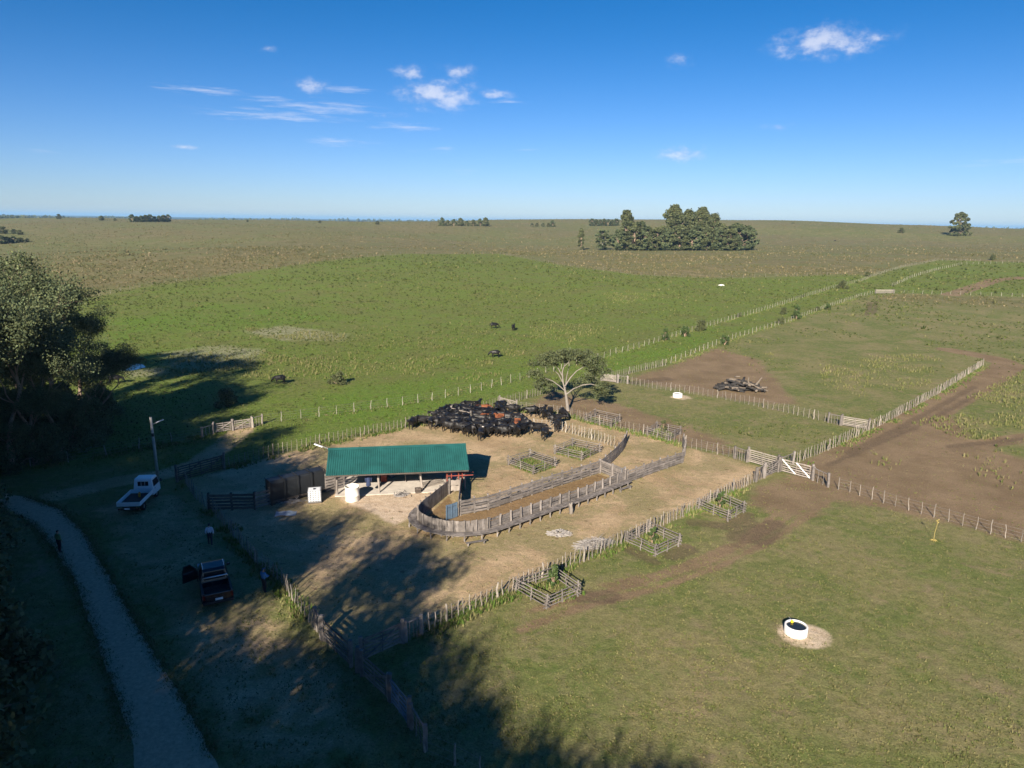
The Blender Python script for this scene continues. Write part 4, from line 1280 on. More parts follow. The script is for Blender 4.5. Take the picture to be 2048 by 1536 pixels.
def eucalypt(seed, h, leafm, per=150, crown=1.25, size=.34, maxd=4, spread=.55, kids=(2, 3), bark=None, first=.30):
    rg = random.Random(seed)
    o = bpy.data.objects.new('eucalyptus_tree', None)
    b = MB(); ends = []
    grow(rg, b, Vector((0, 0, -.3)), Vector((rg.uniform(-.06, .06), rg.uniform(-.06, .06), 1)), h * first, h * .0098, 0, maxd, ends, spread, 4, .10, .35, kids, .80)
    zmax = max(e[0].z for e in ends); k = h / (zmax + 1)
    b.v = [(x * k, y * k, z * k) for x, y, z in b.v]
    me = b.mesh('trunk', bark or BARK, True)
    cs = [e[0] * k for e in ends if rg.random() > .3]
    rs = [crown * rg.uniform(.7, 1.35) for _ in cs]
    return me, leaf_mesh('crown', [tuple(c) for c in cs], rs, per, size, leafm, seed, .7), len(cs)


def tree_thing(name, label, meshes, loc, rz, s, group=None, cat='tree', crown=None):
    o = thing(name, label, cat, loc, rz, group)
    o.scale = (s[0], s[0], s[1]) if isinstance(s, tuple) else (s, s, s)
    link('trunk', meshes[0], o); link('crown', crown or meshes[1], o)
    return o


EUC = [eucalypt(s, 20, LEAF, 95, 1.2, .23, 5, .62, (2, 3), None, .20) for s in (3, 11, 27)]
EUC += [eucalypt(s, 20, LEAF, 95, 1.15, .23, 5, .74, (2, 3), None, .13) for s in (5, 8)]
GROUP_L = 'eucalyptus trees standing together at the left edge'
left = [((19, 944), 20, 3, 'eucalyptus with the thick trunk nearest the left edge'), ((73, 930), 17.5, 4, 'eucalyptus second from the left edge in the front row'), ((122, 908), 14.5, 3, 'eucalyptus at the right end of the front row'),
        ((196, 862), 13.5, 4, 'leaning eucalyptus behind the front row, reaching over the pond'), ((40, 862), 20, 4, 'tall eucalyptus in the second row of the left grove'), ((112, 825), 20, 3, 'tall eucalyptus with the high rounded top behind the grove'),
        ((-60, 880), 22, 4, 'eucalyptus partly cut by the left edge in the second row'), ((160, 800), 14, 3, 'smaller eucalyptus at the back of the left grove'), ((-10, 800), 21, 3, 'eucalyptus at the back of the grove by the left edge'), ((-120, 960), 20, 2, 'eucalyptus in front at the left edge, mostly cut off')]
for (px, hgt, k, lab) in left:
    tree_thing('eucalyptus_tree', lab, EUC[k], G(*px), random.uniform(0, 6.28), (hgt / 20 * 1.12, hgt / 20), GROUP_L)
for px, hgt, k, lab in [((96, 918), 9, 3, 'low young eucalyptus in front of the trunks, middle of the left grove'), ((42, 930), 8, 4, 'low young eucalyptus between the two thick front trunks'), ((150, 893), 9.5, 4, 'young eucalyptus at the right foot of the left grove'), ((-5, 925), 10, 3, 'young eucalyptus at the left edge below the tall ones'), ((190, 838), 9, 3, 'young eucalyptus nearest the pond'), ((140, 860), 11, 4, 'half grown eucalyptus in the heart of the left grove'), ((70, 880), 11, 3, 'half grown eucalyptus behind the second front trunk'), ((205, 800), 8, 4, 'small eucalyptus standing just below the pond')]:
    tree_thing('eucalyptus_tree', lab, EUC[k], G(*px), random.uniform(0, 6.28), (hgt / 20 * 1.35, hgt / 20), GROUP_L)
# belt of eucalypts along the road, left of and behind the viewpoint; only their shade reaches the picture
# (t runs across the shadows, s along them; each row stands farther back)
EUC += [eucalypt(s_, 20, LEAF, 190, 1.5, .25, 5, .70, (2, 3), None, .16) for s_ in (14, 31)]
ROWS = [(4, -15.5), (-2, -13), (-8, -11), (-15, -3.5), (-22, 0.5), (-28, 4.5), (-33, 8.5), (-38.5, 15.5), (-44, 21), (-50, 26), (-56, 29), (-62, 34), (-67, 42)]
rgb = random.Random(4)
for row, back in enumerate((0, 6, 12, 20)):
    for k, (t, s_) in enumerate(ROWS):
        t2, s2 = t + rgb.uniform(-1.2, 1.2) - (3 if row % 2 else 0), s_ - back + rgb.uniform(-2.0, 1.0)
        x, y = t2 * math.cos(SHADOW_AZ) + s2 * math.sin(SHADOW_AZ), -t2 * math.sin(SHADOW_AZ) + s2 * math.cos(SHADOW_AZ)
        hgt = rgb.uniform(19, 23)
        kind = (k * 3 + row) % 5 if row == 0 or t > -18 or (k + row) % 2 == 0 else 5 + k % 2
        tree_thing('eucalyptus_tree', 'tall roadside eucalyptus outside the picture, %s of the belt shading the foreground' % ('front row', 'second row', 'third row', 'back row')[row], EUC[kind], ground(x, y), rgb.uniform(0, 6.28), (hgt / 20 * 1.1, hgt / 20), 'roadside eucalyptus trees outside the picture')


for t, s_, kind in [(-12, -6, 1), (-18, -1.5, 4), (-36, 12.5, 5), (-41, 17.5, 6), (-47, 22, 5)]:
    x, y = t * math.cos(SHADOW_AZ) + s_ * math.sin(SHADOW_AZ), -t * math.sin(SHADOW_AZ) + s_ * math.cos(SHADOW_AZ)
    tree_thing('eucalyptus_tree', 'tall roadside eucalyptus outside the picture, filling the front row behind the viewpoint', EUC[kind], ground(x, y), t, (1.12, 1.06), 'roadside eucalyptus trees outside the picture')


def spreading_tree():
    base = G(1136, 821); o = thing('spreading_tree', 'spreading tree with a pale forked trunk and umbrella crown', 'tree', base)
    b = MB(); ends = []
    b.tube([(0, 0, -.2), (-.1, 0, .7), (-.3, 0, 1.9), (-.45, .1, 2.7)], [.3, .21, .17, .16], 9, False)
    limbs = [([(-.45, .1, 2.7), (-.75, .3, 3.8), (-.9, .2, 5.2), (-.6, .4, 6.3), (-.8, .3, 7.0)], .2), ([(-.4, .1, 2.6), (-1.3, 0, 3.4), (-2.2, -.3, 4.1), (-3.2, -.2, 4.4)], .15), ([(-.5, .1, 3.3), (.2, .3, 4.4), (1.0, .4, 5.3), (2.2, .6, 6.0)], .17),
             ([(-.3, 0, 2.2), (.6, -.2, 3.0), (1.8, -.3, 3.6), (2.9, -.2, 3.7), (3.9, 0, 3.4)], .17), ([(-.85, .3, 4.6), (-1.5, .8, 5.7), (-2.6, 1.2, 6.4)], .12), ([(-.7, .3, 5.9), (.2, .1, 6.8), (1.2, .2, 7.3)], .1), ([(-.4, .3, 2.9), (-.2, 1.6, 4.2), (.2, 3.0, 5.4)], .15), ([(-.4, .2, 3.0), (-1.3, 1.5, 4.6), (-2.2, 2.8, 5.2)], .13)]
    for pts, r in limbs: b.tube(pts, [.62 * r * (1 - .6 * k / (len(pts) - 1)) for k in range(len(pts))], 7, False)
    b.build('trunk', PALEBARK, o, True)
    rg = random.Random(5); cs, rs = [], []
    lobes = [(-3.6, .2, 6.4, 1.7, .42, 30), (-2.0, .2, 7.2, 1.9, .38, 36), (-.2, -.1, 7.7, 1.9, .34, 36), (1.5, .2, 7.4, 2.0, .36, 38), (3.0, .4, 6.5, 1.9, .42, 34), (4.2, .4, 5.2, 1.5, .5, 24), (.4, 2.2, 7.0, 2.2, .4, 28), (-2.2, 2.0, 6.6, 2.0, .4, 24),
             (4.4, .2, 3.3, 1.5, .6, 24), (3.0, 1.4, 3.9, 1.6, .6, 18), (2.6, .2, 4.9, 1.2, .5, 14), (-3.6, .3, 3.7, 1.5, .6, 22), (-4.5, .6, 4.9, 1.1, .5, 14), (-3.0, 1.4, 3.0, 1.2, .7, 14), (3.9, 1.0, 2.3, 1.2, .6, 12), (1.8, 2.4, 3.0, 1.3, .7, 10)]
    for x, y, z, r, fl, n in lobes:
        for _ in range(n):
            d = Vector((rg.gauss(0, 1), rg.gauss(0, 1), rg.gauss(0, 1))).normalized() * r * rg.random() ** .4
            cs.append((x + d.x, y + d.y, z + d.z * fl)); rs.append(rg.uniform(.3, .6))
    link('crown', leaf_mesh('crown', cs, rs, 66, .15, LEAFU, 5, .2, .8, .45), o)


spreading_tree()

# far groves: broad crowned trees built from leaf clumps on a forked trunk


def far_tree(seed, h, w, m, bark, per=60, dense=46, lowest=.25, size=.8):
    rg = random.Random(seed); b = MB()
    b.tube([(0, 0, -.5), (.1, 0, h * .25), (.0, .2, h * .55), (.1, .1, h * .85)], [h * .022, h * .018, h * .013, h * .005], 7, False)
    cs, rs = [], []
    for k in range(dense):
        t = lowest + (1 - lowest) * rg.random() ** .85
        rad = w * (math.sin(math.pi * min(.98, .18 + .8 * (t - lowest) / (1 - lowest))) ** .6) * (.55 + .45 * mnoise.noise((seed * 7.1, t * 4, k * .2)))
        a = rg.uniform(0, 6.28); q = Vector((rad * math.cos(a) * rg.uniform(.45, 1), rad * math.sin(a) * rg.uniform(.45, 1), h * t * .96))
        cs.append(tuple(q)); rs.append(h * rg.uniform(.04, .085))
        if k % 2 == 0: b.tube([(0, 0, q.z * .62), (q.x * .5, q.y * .5, q.z * .84), tuple(q)], [h * .008, h * .006, h * .002], 4, False)
    return b.mesh('trunk', bark, True), leaf_mesh('crown', cs, rs, per, size, m, seed, .2, .85, .5, .3)


FAR = [far_tree(1, 26, 11, LEAFD, BARK, 75, 130, .24), far_tree(2, 28, 10, LEAFD, BARK, 75, 130, .16), far_tree(3, 14, 8, LEAF, BARK, 70, 80, .05), far_tree(4, 16, 10.5, LEAFD, BARK, 80, 110, .06), far_tree(5, 22, 7.0, LEAFD, BARK, 70, 90, .05), far_tree(6, 12, 6, LEAF, PALEBARK, 40, 40, .1)]


def at_far(px, py, kind, htop, name, label, group=None, wide=1.0):
    """tree whose foot is at (px,py) and whose top reaches row htop"""
    p = G(px, py); dist = (Vector(CAM) - p).length
    hgt = (py - htop) / F_PX * dist
    base = [26, 28, 14, 16, 22, 12][kind]
    s = hgt / base
    tree_thing(name, label, FAR[kind], p, random.uniform(0, 6.28), (s * wide, s), group)


ORD = ('first', 'second', 'third', 'fourth', 'fifth', 'sixth', 'seventh', 'eighth', 'ninth', 'tenth', 'eleventh')
GR = 'trees of the far grove'
for px, py, kind, top, wide, lab in [(1162, 500, 4, 458, .8, 'small dark conical tree left of the far grove'), (1205, 500, 5, 460, 1.6, 'bare greyish tree in the left part of the far grove'), (1250, 499, 4, 424, 1.1, 'tall dark tree on the left of the far grove'),
        (1278, 499, 2, 446, 1.2, 'pale leaning tree beside the tall dark tree of the far grove'), (1300, 500, 2, 462, 1.5, 'low bushy tree in the gap of the far grove'), (1322, 500, 3, 455, .9, 'rounded tree left of the grove centre'), (1345, 500, 0, 416, 1.0, 'tallest open crowned tree in the far grove centre'),
        (1372, 499, 1, 424, 1.1, 'tall tree second right of the far grove centre'), (1400, 499, 0, 421, 1.0, 'tall broad tree on the right of the far grove centre'), (1424, 500, 1, 432, 1.1, 'tall tree above the low right end of the far grove'), (1440, 500, 3, 452, 1.1, 'wide bushy tree towards the right end of the far grove'), (1470, 500, 2, 451, 1.5, 'grey green bushy tree near the right end of the far grove'), (1494, 500, 2, 456, 1.3, 'outermost bushy tree at the right end of the far grove'), (1383, 501, 2, 462, 1.6, 'low bush in front of the far grove trunks')]:
    at_far(px, py, kind, top, 'grove_tree', lab, GR, wide)
for k, px in enumerate((1236, 1268, 1292, 1312, 1333, 1358, 1392, 1412, 1432, 1456, 1482)):
    at_far(px, 501, (2, 3)[k % 2], 461 - (k * 7) % 9, 'grove_tree', 'bushy tree at the foot of the far grove, %s from the left' % ORD[k], GR, 1.3)
at_far(1916, 474, 3, 434, 'lone_tree', 'lone broad crowned tree on the skyline at the right', None, 1.05)
at_far(1802, 469, 3, 457, 'lone_tree', 'small bushy tree left of the lone skyline tree', None, 1.2)
for k, px in enumerate((884, 896, 908, 921, 934, 947, 960, 971)):
    at_far(px, 456, (2, 3)[k % 2], 436 + (k * 5) % 7, 'skyline_tree', '%s tree from the left in the skyline clump above the middle of the field' % ORD[k], 'trees in the middle skyline clump', 1.0)
for k, px in enumerate((1064, 1074, 1086, 1097, 1105)):
    at_far(px, 454, (2, 3)[k % 2], 446 - 5 * (k > 3), 'skyline_tree', '%s tree from the left in the skyline clump left of the far grove' % ORD[k], 'trees in the skyline clump left of the grove', 1.3)
for k, px in enumerate(range(1184, 1240, 8)):
    at_far(px, 452, (2, 4)[k % 2], 438 + k % 3, 'skyline_tree', '%s tree from the left in the dark skyline row behind the far grove' % ORD[k], 'trees in the skyline row behind the grove', 1.5)
for k, px in enumerate(range(265, 345, 9)):
    at_far(px, 444, (2, 3)[k % 2], 431 + (k * 3) % 4, 'skyline_tree', '%s tree from the left in the skyline clump at the upper left' % ORD[k], 'trees in the upper left skyline clump', 1.4)
for k, (px, py, tp) in enumerate([(203, 441, 433), (118, 438, 430), (230, 442, 437), (1536, 452, 447), (1556, 453, 447), (1585, 454, 446), (1680, 458, 453), (755, 449, 442), (640, 446, 441), (495, 444, 440), (8, 436, 430)]):
    at_far(px, py, 3, tp, 'skyline_tree', 'tiny lone tree far off on the skyline', 'tiny far off skyline trees', 1.5)
# dark scrub in the hollow at the left edge
for k, (px, py, tp) in enumerate([(2, 488, 474), (14, 487, 476), (28, 486, 475), (42, 485, 477), (55, 484, 478), (6, 468, 456), (28, 468, 460), (40, 470, 462)]):
    at_far(px, py, (2, 3)[k % 2], tp, 'scrub_tree', 'low dark scrub tree in the hollow at the left edge', 'scrub trees in the left hollow', 1.7)


# distant woods on the plain, too far off to tell the trees apart
cs, rs = [], []
for px0, px1, dist, hgt in [(0, 130, 3800, 15), (110, 215, 3000, 12), (400, 560, 3500, 14), (560, 900, 5200, 18), (1340, 1410, 4200, 13), (1700, 2060, 4300, 17), (1640, 1760, 2700, 10), (1960, 2060, 2600, 12), (200, 285, 5000, 16), (900, 1120, 5600, 18), (-80, 60, 2700, 11)]:
    for k in range(70):
        d = ray(random.uniform(px0, px1), 445); q = dist * random.uniform(.97, 1.05); hh = hgt * random.uniform(.6, 1.15)
        x, y = d[0] / math.hypot(d[0], d[1]) * q, d[1] / math.hypot(d[0], d[1]) * q
        for z in (.3, .7): cs.append((x, y, hz(x, y) + hh * z)); rs.append(hh * .55)
tag(link('distant_wood', leaf_mesh('distant_wood', cs, [r * 1.3 for r in rs], 16, 7.0, LEAFD, 77, 0, .7, .6)), kind='stuff')


def bush_mesh(seed, h, w, m, per=90, n=26, size=.16):
    rg = random.Random(seed); b = MB(); cs, rs = [], []
    for k in range(n):
        a = rg.uniform(0, 6.28); t = rg.random() ** 1.15; r = w * rg.uniform(.1, 1) * (1 - .55 * t)
        q = Vector((r * math.cos(a), r * math.sin(a), h * (.12 + .85 * t))); cs.append(tuple(q)); rs.append(w * rg.uniform(.2, .36))
        if k % 2 == 0: b.tube([(0, 0, -.05), tuple(q * .5 + Vector((0, 0, .1 * h))), tuple(q)], [.016 * h, .011 * h, .005 * h], 4, False)
    return b.mesh('stem', BARK), leaf_mesh('foliage', cs, rs, per, size, m, seed, 0, 1, .5)


BUSH = [bush_mesh(1, 2.2, 1.3, LEAFG), bush_mesh(2, 2.6, 1.0, LEAFG), bush_mesh(3, 1.6, 1.4, LEAFD)]
for px, py, k, s, lab in [(1330, 681, 1, 1.0, 'leftmost dark bush along the lane fence'), (1369, 673, 0, 1.0, 'rounded bush second from left along the lane fence'), (1402, 661, 2, 1.35, 'wide low bush third from left along the lane fence'), (1449, 690, 0, .9, 'bush on the paddock side lane fence'),
        (1592, 638, 1, 1.4, 'tall dark bush farther up the lane'), (1567, 628, 2, 1.0, 'open bush left of the tall dark lane bush'), (1561, 648, 2, .9, 'low bush just below the open lane bush'), (1684, 577, 2, 1.6, 'bush on the upper lane fence'), (1655, 620, 0, .8, 'small bush on the lower lane fence'), (1635, 622, 2, .7, 'smallest bush low on the lane fence'), (1478, 624 + 10, 2, .6, 'tiny bush on the field side lane fence'), (1985, 520, 2, 1.6, 'dark bush on the fence rise at the far right'),
        (456, 812, 2, 1.3, 'dark bush standing in the long tree shadow'), (676, 768, 2, 1.0, 'pale weedy bush at the tip of the long tree shadow'), (1735, 553, 2, 1.1, 'scrub clump beside the distant lane corner')]:
    o = thing('bush', lab, 'bush', G(px, py), random.uniform(0, 6)); o.scale = (s, s, s); link('stem', BUSH[k][0], o); link('foliage', BUSH[k][1], o)
UNDER = bush_mesh(21, 4.2, 2.7, LEAF, 170, 60, .2)
for px, py, s, lab in [(30, 936, 1.0, 'grey green scrub at the foot of the nearest left trunk'), (95, 922, .9, 'grey green scrub between the front trunks of the left grove'), (140, 900, 1.1, 'grey green scrub at the right foot of the left grove'), (60, 905, 1.2, 'grey green scrub behind the second front trunk'), (180, 872, 1.0, 'grey green scrub under the leaning right hand tree'), (-20, 930, 1.2, 'grey green scrub cut by the left edge'), (120, 870, 1.3, 'grey green scrub in the heart of the left grove'), (200, 835, .9, 'grey green scrub nearest the pond'), (20, 890, 1.4, 'tall scrub behind the nearest left trunk')]:
    o = thing('bush', lab, 'bush', G(px, py), random.uniform(0, 6)); o.scale = (s, s, s); link('stem', UNDER[0], o); link('foliage', UNDER[1], o)
for k in range(11):  # bushes added beyond the left edge to block sun and sky on the verge
    yy = 24 + k * 4.2; o = thing('bush', 'tall scrub added just outside the left edge to shade the verge', 'bush', ground(-.80 * yy - 5.5 + (k % 3), yy), k * 1.7, 'scrub added for shade outside the left edge'); o.scale = (1.7, 1.7, 1.7); link('stem', UNDER[0], o); link('foliage', UNDER[1], o)
SAP = [bush_mesh(11, 1.3, .35, LEAFG, 40, 14, .14), bush_mesh(12, 2.0, .6, LEAFG, 60, 18, .16), bush_mesh(13, 1.9, .42, LEAFD, 110, 18, .12)]
for k, gi, s, lab in [(0, 4, 1.2, 'thin sapling inside the uppermost guard on the near fence'), (0, 5, 1.1, 'thin sapling inside the middle guard on the near fence'), (1, 6, .85, 'leafy green sapling inside the guard nearest the foreground'), (2, 3, 1.15, 'dark young conifer in the guard beyond the curved wing')]:
    o = thing('sapling', lab, 'sapling', GC[gi]); o.scale = (s, s, s); link('stem', SAP[k][0], o); link('foliage', SAP[k][1], o)
    if gi == 6: o.location += Vector((.35, .9, 0))
    if gi == 4: o.location += Vector((.0, .5, 0))

# ------------------------------------------------------------------ tufts: grass nobody could count


def tufts(name, x, y, hgt, wid, blades, m, tint, lean=.5, kind_label=None):
    n = len(x); rg = np.random.default_rng(len(name) + n)
    z = height(x, y)
    a = rg.uniform(0, 6.28, (n, blades)); tl = rg.uniform(.15, 1, (n, blades)) * lean
    h = hgt[:, None] * rg.uniform(.55, 1.1, (n, blades)); w = wid[:, None] * rg.uniform(.7, 1.2, (n, blades))
    bx = x[:, None] + np.cos(a) * w * .5; by = y[:, None] + np.sin(a) * w * .5
    px, py = -np.sin(a), np.cos(a)
    v = np.zeros((n, blades, 3, 3))
    v[..., 0, 0] = bx - px * w * .5; v[..., 0, 1] = by - py * w * .5; v[..., 0, 2] = z[:, None] - .02
    v[..., 1, 0] = bx + px * w * .5; v[..., 1, 1] = by + py * w * .5; v[..., 1, 2] = z[:, None] - .02
    v[..., 2, 0] = bx + np.cos(a) * h * tl; v[..., 2, 1] = by + np.sin(a) * h * tl; v[..., 2, 2] = z[:, None] + h
    me = np_mesh(name, v.reshape(-1, 3), np.arange(n * blades * 3).reshape(-1, 3), 3, m)
    t = tint[:, None, :] * rg.uniform(.75, 1.25, (n, blades, 1))
    col = np.concatenate([t, np.ones((n, blades, 1))], -1)
    set_color(me, 'tint', np.repeat(col.reshape(-1, 4), 3, 0))
    return link(name, me)


TUFT = mat('grass_blades', (1, 1, 1), .8, .02, 1, tint=True, spec=.15, trans=.15)


def scatter(n, r0, r1, a0=-40, a1=40):
    r = np.exp(RNG.uniform(math.log(r0), math.log(r1), n)); a = np.radians(RNG.uniform(a0, a1, n))
    return r * np.sin(a), r * np.cos(a)


# short grass of the near paddocks
x, y = scatter(110000, 27, 150)
tn, md, lu, fr, du, ru, ma, br, ch = zones(x, y)
pn = .5 * vnoise(x * .35, y * .35, 3) + .5 * vnoise(x * 1.1, y * 1.1, 4)
ok = (RNG.random(len(x)) < np.clip(1.15 - 1.05 * tn - .8 * md - du - ru - ch, .03, 1) * (.25 + 1.1 * ss(pn, .35, .65)))
ok &= ~((ldist(x, y, W([(470, 1750), (340, 1500), (215, 1250), (150, 1120), (80, 1030), (0, 1004)])) < 2.1))
x, y, lu, pn = x[ok], y[ok], lu[ok], pn[ok]
g = RNG.random(len(x))[:, None]
dry = np.array([.165, .155, .065]); grn = np.array([.112, .132, .038]); lus = np.array([.112, .165, .032])
tint = np.where(RNG.random(len(x))[:, None] < (.3 + .5 * (pn[:, None] - .3)), grn, dry) * (1 - lu[:, None]) + lus * lu[:, None]
hg = RNG.uniform(.04, .11, len(x)) * (1 + lu)
tag(tufts('grass_tufts', x, y, hg, RNG.uniform(.05, .12, len(x)), 3, TUFT, tint, .8), kind='stuff')
# rank grass along the fences and inside the guards
lines = [(W(F1), .35, 3200), (W(F3), .5, 2500), (W(F4), .4, 1200), (W([(1587, 928), (1674, 893), (1765, 848), (1871, 791), (1966, 731)]), .6, 2600), (W([(525, 848), (797, 812), (1185, 722), (1419, 652), (1524, 622), (1749, 552)]), .6, 3000), (W([(1331, 731), (1474, 675), (1724, 592)]), .7, 2200), (W(F2), .4, 1500), (W([(60, 936), (405, 876)]), .7, 1500)]
xs, ys = [], []
for l, wd, n in lines:
    sg = [math.hypot(l[i + 1][0] - l[i][0], l[i + 1][1] - l[i][1]) for i in range(len(l) - 1)]
    ii = RNG.choice(len(sg), n, p=np.array(sg) / sum(sg)); t = RNG.random(n)
    A_, B_ = np.array(l)[ii], np.array(l)[ii + 1]; q = A_ + (B_ - A_) * t[:, None] + RNG.normal(0, wd, (n, 2)); xs.append(q[:, 0]); ys.append(q[:, 1])
for gi, gpoly in enumerate(GUARD_W):
    gp = np.array(gpoly); n = 700 if gi < 4 else 160; u, v = RNG.random((2, n, 1)); q = gp[0] + (gp[1] - gp[0]) * u + (gp[3] - gp[0]) * v; xs.append(q[:, 0]); ys.append(q[:, 1])
x, y = np.concatenate(xs), np.concatenate(ys)
ok = vnoise(x * .5, y * .5, 8) > .33; x, y = x[ok], y[ok]
qx, qy = [], []
for l in (W([(430, 1510), (345, 1365), (270, 1245), (205, 1130), (165, 1060), (120, 1018), (50, 994)]), W([(258, 1480), (215, 1340), (178, 1240), (148, 1160), (108, 1095), (62, 1045), (0, 1014)])):
    for i in range(len(l) - 1):
        n = int(math.hypot(l[i + 1][0] - l[i][0], l[i + 1][1] - l[i][1]) * 90); t = RNG.random((n, 1)); q = np.array(l[i]) + (np.array(l[i + 1]) - np.array(l[i])) * t + RNG.normal(0, .3, (n, 2)); qx.append(q[:, 0]); qy.append(q[:, 1])
qx, qy = np.concatenate(qx), np.concatenate(qy)
tag(tufts('verge_grass', qx, qy, RNG.uniform(.05, .14, len(qx)), RNG.uniform(.05, .12, len(qx)), 3, TUFT, np.where(RNG.random((len(qx), 1)) < .5, np.array([.11, .135, .04]), np.array([.2, .175, .085])), .8), kind='stuff')
tint = np.where(RNG.random((len(x), 1)) < .55, np.array([.095, .150, .030]), np.array([.21, .20, .085]))
tag(tufts('rank_grass', x, y, RNG.uniform(.12, .38, len(x)), RNG.uniform(.06, .14, len(x)), 5, TUFT, tint, .6), kind='stuff')
# bunch grass tussocks of the far hills
x, y = scatter(125000, 85, 1500, -39, 39)
tn, md, lu, fr, du, ru, ma, br, ch = zones(x, y)
pn = .6 * vnoise(x * .03, y * .03, 5) + .4 * vnoise(x * .12, y * .12, 6)
ok = RNG.random(len(x)) < fr * (.15 + .95 * ss(pn, .38, .62)) + lu * (.30 + .55 * ss(pn, .4, .65)) + (1 - lu) * (1 - fr) * (1 - tn) * (1 - md) * .6 * ss(pn, .35, .6)
x, y = x[ok], y[ok]; r = RNG.random((len(x), 1))
tint = np.where(r < .45, np.array([.105, .105, .042]), np.where(r < .86, np.array([.165, .142, .068]), np.array([.28, .23, .13])))
tint = np.where(fr[ok][:, None] < .5, np.where(r < .55, np.array([.062, .080, .022]), np.where(r < .9, np.array([.110, .135, .035]), np.array([.20, .195, .08]))), tint)
sz = (RNG.gamma(4, .095, len(x)) + .17) * np.clip(np.hypot(x, y) / 380, .28, 1)
tag(tufts('bunch_grass', x, y, sz, sz * .5, 8, TUFT, tint, .8), kind='stuff')
# patches of pale thistles and rushes in the green field and right paddock
xs, ys = [], []
for poly, n in [([(790, 700), (900, 690), (1010, 700), (1080, 700), (1060, 740), (940, 765), (800, 750)], 1500), ([(1200, 585), (1310, 578), (1330, 600), (1230, 610)], 500), ([(1060, 640), (1230, 655), (1200, 690), (1060, 690)], 700), ([(340, 700), (520, 700), (700, 740), (560, 760), (330, 745)], 1300), ([(490, 655), (690, 665), (690, 684), (500, 676)], 900),
                ([(1640, 720), (1760, 700), (1900, 690), (1860, 770), (1740, 800), (1640, 770)], 1100), ([(1820, 850), (2048, 740), (2048, 880), (1900, 880)], 1500), ([(1490, 720), (1545, 705), (1550, 720), (1500, 735)], 160), ([(1700, 900), (2048, 900), (2048, 1000), (1800, 970)], 150), ([(700, 650), (1000, 640), (1040, 690), (720, 700)], 500), ([(540, 715), (780, 690), (800, 740), (640, 770)], 600)]:
    pw_ = W(poly); a_ = np.array(pw_); lo, hi = a_.min(0), a_.max(0)
    q = RNG.uniform(lo, hi, (n * 3, 2)); q = q[sdist(q[:, 0], q[:, 1], pw_) > 0][:n]; q = q[vnoise(q[:, 0] * .18, q[:, 1] * .18, 12) > .42]; xs.append(q[:, 0]); ys.append(q[:, 1])
x, y = np.concatenate(xs), np.concatenate(ys); r = RNG.random((len(x), 1))
tint = np.where(r < .45, np.array([.19, .19, .070]), np.where(r < .8, np.array([.14, .16, .05]), np.array([.25, .225, .11])))
tag(tufts('tall_weeds', x, y, RNG.uniform(.2, .6, len(x)), RNG.uniform(.05, .13, len(x)), 6, TUFT, tint, .45), kind='stuff')

# ------------------------------------------------------------------ animals, people, vehicles


def skinned(name, verts, edges, rad, mats, sub=1, assign=None, root=0):
    me = bpy.data.meshes.new(name); me.from_pydata(verts, edges, [])
    ob = bpy.data.objects.new(name, me); COL.objects.link(ob)
    ob.modifiers.new('skin', 'SKIN').use_smooth_shade = True
    if sub: s_ = ob.modifiers.new('sub', 'SUBSURF'); s_.levels = sub; s_.render_levels = sub
    for i, v in enumerate(me.skin_vertices[0].data):
        r = rad[i]; v.radius = r if isinstance(r, tuple) else (r, r); v.use_root = (i == root)
    dg = bpy.context.evaluated_depsgraph_get(); dg.update()
    out = bpy.data.meshes.new_from_object(ob.evaluated_get(dg)); out.name = name
    bpy.data.objects.remove(ob); bpy.data.meshes.remove(me)
    out.materials.clear()
    for m in mats: out.materials.append(m)
    if assign:
        for p in out.polygons: p.material_index = assign(p.center)
    return out


def cow_mesh(mats, pose=0, assign=None):
    hx = {0: [(.66, 0, 1.14), (.92, 0, 1.30), (1.10, 0, 1.40), (1.42, 0, 1.20)], 1: [(.66, 0, 1.08), (.95, 0, .95), (1.15, 0, .72), (1.28, 0, .36)], 2: [(.66, .03, 1.12), (.88, .16, 1.24), (.98, .34, 1.32), (1.02, .66, 1.12)], 3: [(.66, 0, 1.1), (.98, 0, 1.12), (1.18, 0, 1.13), (1.46, 0, .92)]}[pose]
    V = [(-.1, 0, 1.00), (-.5, 0, 1.06), (-.78, 0, 1.08), (.38, 0, 1.02)] + hx
    E_ = [(0, 1), (1, 2), (0, 3), (3, 4), (4, 5), (5, 6), (6, 7)]
    RD = [(.33, .40), (.31, .36), (.22, .25), (.28, .38), (.19, .28), (.13, .19), (.125, .13), (.085, .085)]

    def chain(start, pts, rs):
        i = start
        for p, r in zip(pts, rs):
            V.append(p); RD.append(r); E_.append((i, len(V) - 1)); i = len(V) - 1
    st = {0: 0, 1: .04, 2: -.1, 3: .16}[pose]
    for s_ in (-1, 1):
        chain(1, [(-.58, s_ * .2, .74), (-.70 + st * s_, s_ * .2, .47), (-.63 + st * 1.3 * s_, s_ * .2, .10), (-.60 + st * 1.3 * s_, s_ * .2, .02)], [.15, .075, .05, .06])
        chain(3, [(.42, s_ * .19, .70), (.45 - st * s_, s_ * .18, .40), (.42 - st * 1.4 * s_, s_ * .18, .09), (.44 - st * 1.4 * s_, s_ * .18, .02)], [.13, .065, .045, .055])
    chain(2, [(-.98, 0, 1.06), (-1.04, .02, .75), (-1.03, .03, .42)], [.045, .03, .045])
    h = Vector(hx[2]); d = (Vector(hx[3]) - h).normalized(); sd = d.cross(Vector((0, 0, 1))).normalized()
    for s_ in (-1, 1):
        p = h + sd * s_ * .26 - d * .02; chain(6, [tuple(p)], [.035])
    return skinned('body', V, E_, RD, mats, 1, assign)


